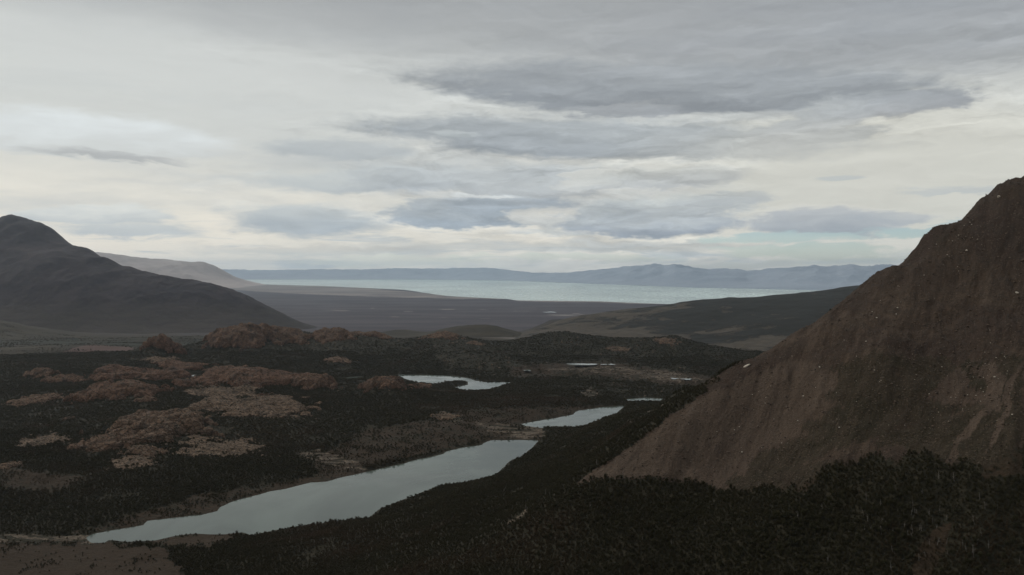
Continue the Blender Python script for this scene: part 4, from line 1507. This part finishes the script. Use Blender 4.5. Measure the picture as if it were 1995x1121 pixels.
def scatter(name, pts, scl, rot, idx, tint_, sources, label, cat):
    """one object: copies of small source meshes at given spots (uncountable growth)"""
    src_col = bpy.data.collections.new(name + '_sources')
    for i, s in enumerate(sources):
        s.name = '%s_source_%02d' % (name, i)
        src_col.objects.link(s)
    me = bpy.data.meshes.new(name)
    me.vertices.add(len(pts))
    me.vertices.foreach_set('co', np.asarray(pts, np.float32).ravel())
    for nm, ty_, ar in (('scl', 'FLOAT_VECTOR', scl), ('rot', 'FLOAT_VECTOR', rot), ('idx', 'INT', idx), ('tint', 'FLOAT', tint_)):
        a = me.attributes.new(nm, ty_, 'POINT')
        a.data.foreach_set('vector' if ty_ == 'FLOAT_VECTOR' else 'value', np.asarray(ar, np.int32 if ty_ == 'INT' else np.float32).ravel())
    o = bpy.data.objects.new(name, me)
    COL.objects.link(o)
    g = bpy.data.node_groups.new(name + '_nodes', 'GeometryNodeTree')
    g.interface.new_socket('Geometry', in_out='INPUT', socket_type='NodeSocketGeometry')
    g.interface.new_socket('Geometry', in_out='OUTPUT', socket_type='NodeSocketGeometry')
    gi, go = g.nodes.new('NodeGroupInput'), g.nodes.new('NodeGroupOutput')
    ins = g.nodes.new('GeometryNodeInstanceOnPoints')
    ci = g.nodes.new('GeometryNodeCollectionInfo')
    ci.inputs['Collection'].default_value = src_col
    ci.inputs['Separate Children'].default_value = True
    ci.inputs['Reset Children'].default_value = True
    g.links.new(gi.outputs[0], ins.inputs['Points'])
    g.links.new(ci.outputs[0], ins.inputs['Instance'])
    ins.inputs['Pick Instance'].default_value = True
    for nm, dt, sock in (('scl', 'FLOAT_VECTOR', 'Scale'), ('rot', 'FLOAT_VECTOR', 'Rotation'), ('idx', 'INT', 'Instance Index')):
        na = g.nodes.new('GeometryNodeInputNamedAttribute')
        na.data_type = dt
        na.inputs['Name'].default_value = nm
        g.links.new(na.outputs[0], ins.inputs[sock])
    g.links.new(ins.outputs[0], go.inputs[0])
    md = o.modifiers.new('scatter', 'NODES')
    md.node_group = g
    tag(o, label, cat, kind='stuff')
    return o


rest = ~solo
fc = [crown_mesh('crown', 220, 400 + i, M_LEAF, 2.9 + .3 * (i % 3), .2, 6.6 + .7 * (i % 3), .55, 8) for i in range(5)]
fc += [crown_mesh('crown', 90, 420 + i, M_LEAF, 3.1 + .3 * (i % 2), .2, 6.6 + .7 * (i % 3), .9, 6) for i in range(5)]
ridx = RNG.integers(0, 5, N) + np.where(ty > 1900, 5, 0)
tz_ = th - .3
sc3 = np.stack([tsc * wide, tsc * wide, tsc * RNG.uniform(.85, 1.15, N) * np.clip(wide, 1, 1.25)], -1)
r3 = np.stack([np.zeros(N), np.zeros(N), trot], -1)
scatter('forest', np.stack([tx, ty, tz_], -1)[rest], sc3[rest], r3[rest], ridx[rest], tint[rest], fc, 'dense dark beech forest covering the basin and lower slopes', 'forest')
print('TREES', N, 'solo', len(vis))


# ------------------------------------------------------------------ boulders
def rock_mesh(name, seed, mat, flat=.7):
    import bmesh
    bm = bmesh.new()
    bmesh.ops.create_icosphere(bm, subdivisions=2, radius=1.0)
    r = np.random.default_rng(seed)
    dirs = r.normal(size=(9, 3))
    dirs /= np.linalg.norm(dirs, axis=1)[:, None]
    off = r.uniform(.55, .95, 9)
    for v in bm.verts:
        p = np.array(v.co)
        for dd, f in zip(dirs, off):
            q = p @ dd
            if q > f:
                p = p - dd * (q - f) * .9
        p += r.normal(size=3) * .02
        v.co = (p[0] * 1.15, p[1], p[2] * flat)
    me = bpy.data.meshes.new(name)
    bm.to_mesh(me)
    bm.free()
    me.materials.append(mat)
    return bpy.data.objects.new(name, me)


def scree_march(px, py):
    return march(px, py, land, 560, 2400, 500)


big = [(1455, 711.5, 7.0, 2.6, 'long pale boulder on the skyline of the brown slope'), (1946, 385, 3.6, 3.4, 'round pale boulder high on the brown slope near the top right corner'),
       (1981, 572, 4.2, 2.6, 'pale flat boulder by the right edge halfway up the brown slope'), (1446, 882, 2.6, 1.6, 'single pale boulder low on the smooth scree'),
       (1597, 716, 2.2, 1.6, 'single pale boulder in the middle of the brown slope'), (1883, 489, 2.2, 2.0, 'lone white stone on the upper brown slope')]
for i, (px, py, hw, hh, lab) in enumerate(big):
    x, y, z = [float(v[0]) for v in scree_march([px], [py + (3 if i == 0 else 0)])]
    if y != y:
        continue
    rsrc = rock_mesh('boulder', 700 + i, M_PALE, .8)
    COL.objects.link(rsrc)
    rsrc.location = (x, y, z + hh * y / F * .5)
    rsrc.scale = (hw * y / F, hw * y / F * .8, hh * y / F * 1.2)
    rsrc.rotation_euler = (0, -0.5 if i == 0 else .2, 0.3 * i)
    tag(rsrc, lab, 'boulder', 'pale boulders on the brown slope')
# smaller pale stones scattered on the slope, each a thing
cl = [(1880, 430, 60, 60, 70), (1860, 480, 60, 40, 35), (1700, 600, 150, 90, 30), (1850, 760, 90, 60, 60), (1940, 720, 40, 60, 45), (1600, 780, 180, 80, 40), (1500, 830, 90, 60, 20), (1750, 560, 100, 60, 20)]
bp = []
r = np.random.default_rng(77)
for (cx, cy, sx, sy, n) in cl:
    bp.append(np.stack([r.normal(cx, sx * .6, n), r.normal(cy, sy * .6, n)], -1))
bp = np.concatenate(bp)
keep = in_poly(bp[:, 0], bp[:, 1], [(1180, 915), (1300, 830), (1490, 700), (1700, 560), (1810, 480), (1900, 425), (1950, 380), (1993, 360), (1993, 850), (1600, 890), (1400, 930)])
bp = bp[keep][:280]
bx, by, bz = scree_march(bp[:, 0], bp[:, 1])
rk = [rock_mesh('stone', 720 + i, M_PALE, .7) for i in range(5)]
for i in range(len(bp)):
    if np.isnan(by[i]):
        continue
    c = rk[i % 5].copy()
    c.name = 'stone'
    COL.objects.link(c)
    s = float(np.clip(r.lognormal(-.85, .5), .25, 1.4))
    c.location = (float(bx[i]), float(by[i]), float(bz[i]) + .3 * s)
    c.scale = (s, s, s)
    c.rotation_euler = (0, 0, float(r.uniform(0, 6.28)))
    if bp[i, 1] < 540:
        tag(c, 'small pale stone in the scatter near the crest of the brown slope', 'stone', 'pale stones near the crest')
    elif bp[i, 0] > 1780:
        tag(c, 'small pale stone in the scree gullies on the far right of the slope', 'stone', 'pale stones in the gullies')
    else:
        tag(c, 'small pale stone lying on the broad middle of the brown slope', 'stone', 'pale stones on the middle slope')

# broken rock on the tan outcrops and shores (nobody could count it)
qx, qy, qs = [], [], []
for (cx, cy, rx, ry, A, seed, tn) in OUTG:
    n = int(rx * ry * (0.006 + 0.045 * tn))
    n = min(n, 2600)
    qx.append(r.normal(cx, rx * .62, n))
    qy.append(r.normal(cy, ry * .62, n))
    qs.append(np.clip(r.lognormal(.25, .5, n), .5, 4.0) * (.75 + .5 * tn))
for pl, n in ((tan_polys[1], 260), (tan_polys[2], 160), (tan_polys[4], 80), (tan_polys[0], 120), (tan_polys[6], 60)):
    pa = np.array(pl)
    a = r.uniform(pa[:, 0].min(), pa[:, 0].max(), n)
    b = r.uniform(pa[:, 1].min(), pa[:, 1].max(), n)
    mm = in_poly(a, b, pl)
    x, y, z = march(a[mm], b[mm], land, 560, 7000, 500)
    g = ~np.isnan(y)
    qx.append(x[g])
    qy.append(y[g])
    qs.append(np.clip(r.lognormal(0.0, .5, g.sum()), .4, 2.5))
for pl, n, _ in CHUNK:
    pa = np.array(pl)
    a = r.uniform(pa[:, 0].min(), pa[:, 0].max(), n * 4)
    b = r.uniform(pa[:, 1].min(), pa[:, 1].max(), n * 4)
    mm = in_poly(a, b, pl) & (fbm(a / 22, b / 9, 4, 231) > r.normal(0.02, .12, n * 4))
    x, y, z = march(a[mm][:n], b[mm][:n], land, 560, 7000, 500)
    g = ~np.isnan(y)
    qx.append(x[g])
    qy.append(y[g])
    qs.append(np.clip(r.lognormal(.35, .55, g.sum()), .6, 5.0) * y[g] / 3600)
qx, qy, qs = np.concatenate(qx), np.concatenate(qy), np.concatenate(qs)
qz, _ = surface(qx, qy)
wet = np.zeros(qx.shape, bool)
for (_, poly, z) in LAKES:
    wet |= sdist(qx, qy, poly, 40) < 1
qx, qy, qs, qz = qx[~wet], qy[~wet], qs[~wet], qz[~wet]
n = len(qx)
scatter('rubble', np.stack([qx, qy, qz + qs * .15], -1), np.stack([qs, qs, qs], -1), np.stack([np.zeros(n), np.zeros(n), r.uniform(0, 6.28, n)], -1), r.integers(0, 5, n), np.zeros(n),
        [rock_mesh('stone', 740 + i, M_TANST, .75) for i in range(5)], 'broken tan rock strewn over the outcrops and shores', 'rubble')

# coarse loose stone on the scree (nobody could count it)
gx_, gy_ = spots(700, 1320, 2.3, 950)
gs_ = fan_lut(SCREE * 1.0, gx_, gy_)
gl_ = fan_lut(LIGHT, gx_, gy_)
gk = (gs_ > .5) & (r.random(gx_.shape) < .28 + .3 * gl_)
gx_, gy_ = gx_[gk], gy_[gk]
n = len(gx_)
gs_ = np.clip(r.lognormal(-.75, .5, n), .2, 1.6)
scatter('scree_stones', np.stack([gx_, gy_, near_h(gx_, gy_, False) + gs_ * .15], -1), np.stack([gs_, gs_, gs_], -1), np.stack([np.zeros(n), np.zeros(n), r.uniform(0, 6.28, n)], -1), r.integers(0, 6, n), np.zeros(n),
        [rock_mesh('stone', 760 + i, M_SCST if i < 4 else M_DKST, .7) for i in range(6)], 'loose brown stones all over the scree', 'stones')
print('STONES', n)

# low shrubs on the mountain side and bog
sx_, sy_ = spots(560, 1500, 2.5, 900)
sz_, _ = surface(sx_, sy_)
spx, spy = proj(sx_, sy_, sz_)
sv = fan_lut(VEG, sx_, sy_)
ss = fan_lut(SCREE * 1.0, sx_, sy_)
sb = fan_lut(BARE, sx_, sy_)
sb = np.where(sb > 1.2, .12, sb)
sn = fbm(sx_ / 38, sy_ / 38, 4, 911) + .35 * fbm(sx_ / 9, sy_ / 9, 2, 915)
pr = np.where(ss > .5, sstep(.06, .34, sn + (sv - fan_lut(LIGHT, sx_, sy_)) * .55 - .10) * np.clip(.22 + sv * 1.5, 0, .9) * sstep(560, 760, spy), sb * .35 * sstep(-.1, .3, sn))
pr *= (spx > -30) & (spx < 2030) & (spy < 1150) & (spy > 380)
for (_, poly, z) in LAKES:
    pr *= sdist(sx_, sy_, poly, 40) > 2
kp = r.random(sx_.shape) < pr
sx_, sy_, sz_, spx, spy = sx_[kp], sy_[kp], sz_[kp], spx[kp], spy[kp]
n = len(sx_)
sh = r.uniform(.10, .26, n)
shr = [crown_mesh('crown', 34, 930 + i, M_SHRUB, 3.2, 0.0, 5.0, 1.3, 4) for i in range(4)]
scatter('shrubs', np.stack([sx_, sy_, sz_ - .1], -1), np.stack([sh, sh, sh * .8], -1), np.stack([np.zeros(n), np.zeros(n), r.uniform(0, 6.28, n)], -1), r.integers(0, 4, n),
        np.clip(r.normal(.35, .25, n), 0, 1), shr, 'low dark scrub dotted over the scree and bog', 'scrub')
print('SHRUBS', n, 'RUBBLE', len(qx))

# ------------------------------------------------------------------ dead grey trees, each a thing
dz_ = [(1684, 1006, 'bleached dead tree standing in dark forest below the scree'), (1716, 985, 'thin bleached dead tree just under the brown hollow of the slope'),
       (1737, 1110, 'forked white dead tree at the bottom edge left of the dirt track'), (1859, 933, 'short white dead tree at the top of the right-hand forest'),
       (1894, 1075, 'tall pale dead tree in the lower right forest'), (1914, 1045, 'straight pale dead tree above the lower right corner'),
       (1769, 1045, 'leaning white dead tree at the head of the dirt clearing'), (1025, 990, 'spreading dead tree at the top end of the pale landslip strip'),
       (942, 1062, 'small dead tree alone on the open forest slope'), (1063, 962, 'dead tree on the forest slope left of the scree tip')]
group_dead = []
r = np.random.default_rng(55)
for (cx, cy, sx, sy, n) in ((655, 1052, 55, 12, 46), (720, 1035, 50, 14, 30), (810, 1008, 20, 8, 8), (1180, 880, 40, 25, 12), (1290, 820, 60, 20, 10), (1720, 1000, 90, 45, 26), (1880, 1060, 60, 35, 18),
                          (160, 950, 80, 20, 22), (1100, 1050, 200, 40, 14), (1780, 1030, 30, 30, 12)):
    for _ in range(n):
        group_dead.append((float(r.normal(cx, sx)), float(r.normal(cy, sy))))
dsrc = [trunk_mesh('dead_tree', 800 + i, M_DEAD, 6.5, .26, 7, dead=True) for i in range(6)]
allp = [(a, b, l) for a, b, l in dz_] + [(a, b, None) for a, b in group_dead if 0 < a < 1990 and b < 1116]
ax_, ay_, az_ = march([q[0] for q in allp], [q[1] + 4 for q in allp], land, 560, 4000, 500)
for i, (px, py, lab) in enumerate(allp):
    if np.isnan(ay_[i]):
        continue
    c = dsrc[i % 6].copy()
    c.name = 'dead_tree'
    COL.objects.link(c)
    s = float(r.uniform(1.05, 1.5)) if lab else float(r.uniform(.7, 1.25))
    c.location = (float(ax_[i]), float(ay_[i]), float(az_[i]))
    c.scale = (s, s, s * 1.15)
    c.rotation_euler = (float(r.normal(0, .10)), float(r.normal(0, .10)), float(r.uniform(0, 6.28)))
    if lab:
        tag(c, lab, 'dead tree', 'bleached dead trees in the forest')
    else:
        left = px < 900
        tag(c, 'thin grey dead trunk in the stand by the long lake' if left else 'thin grey dead trunk among the green trees of the right slope', 'dead tree',
            'dead trunks beside the long lake' if left else 'dead trunks on the right slope')
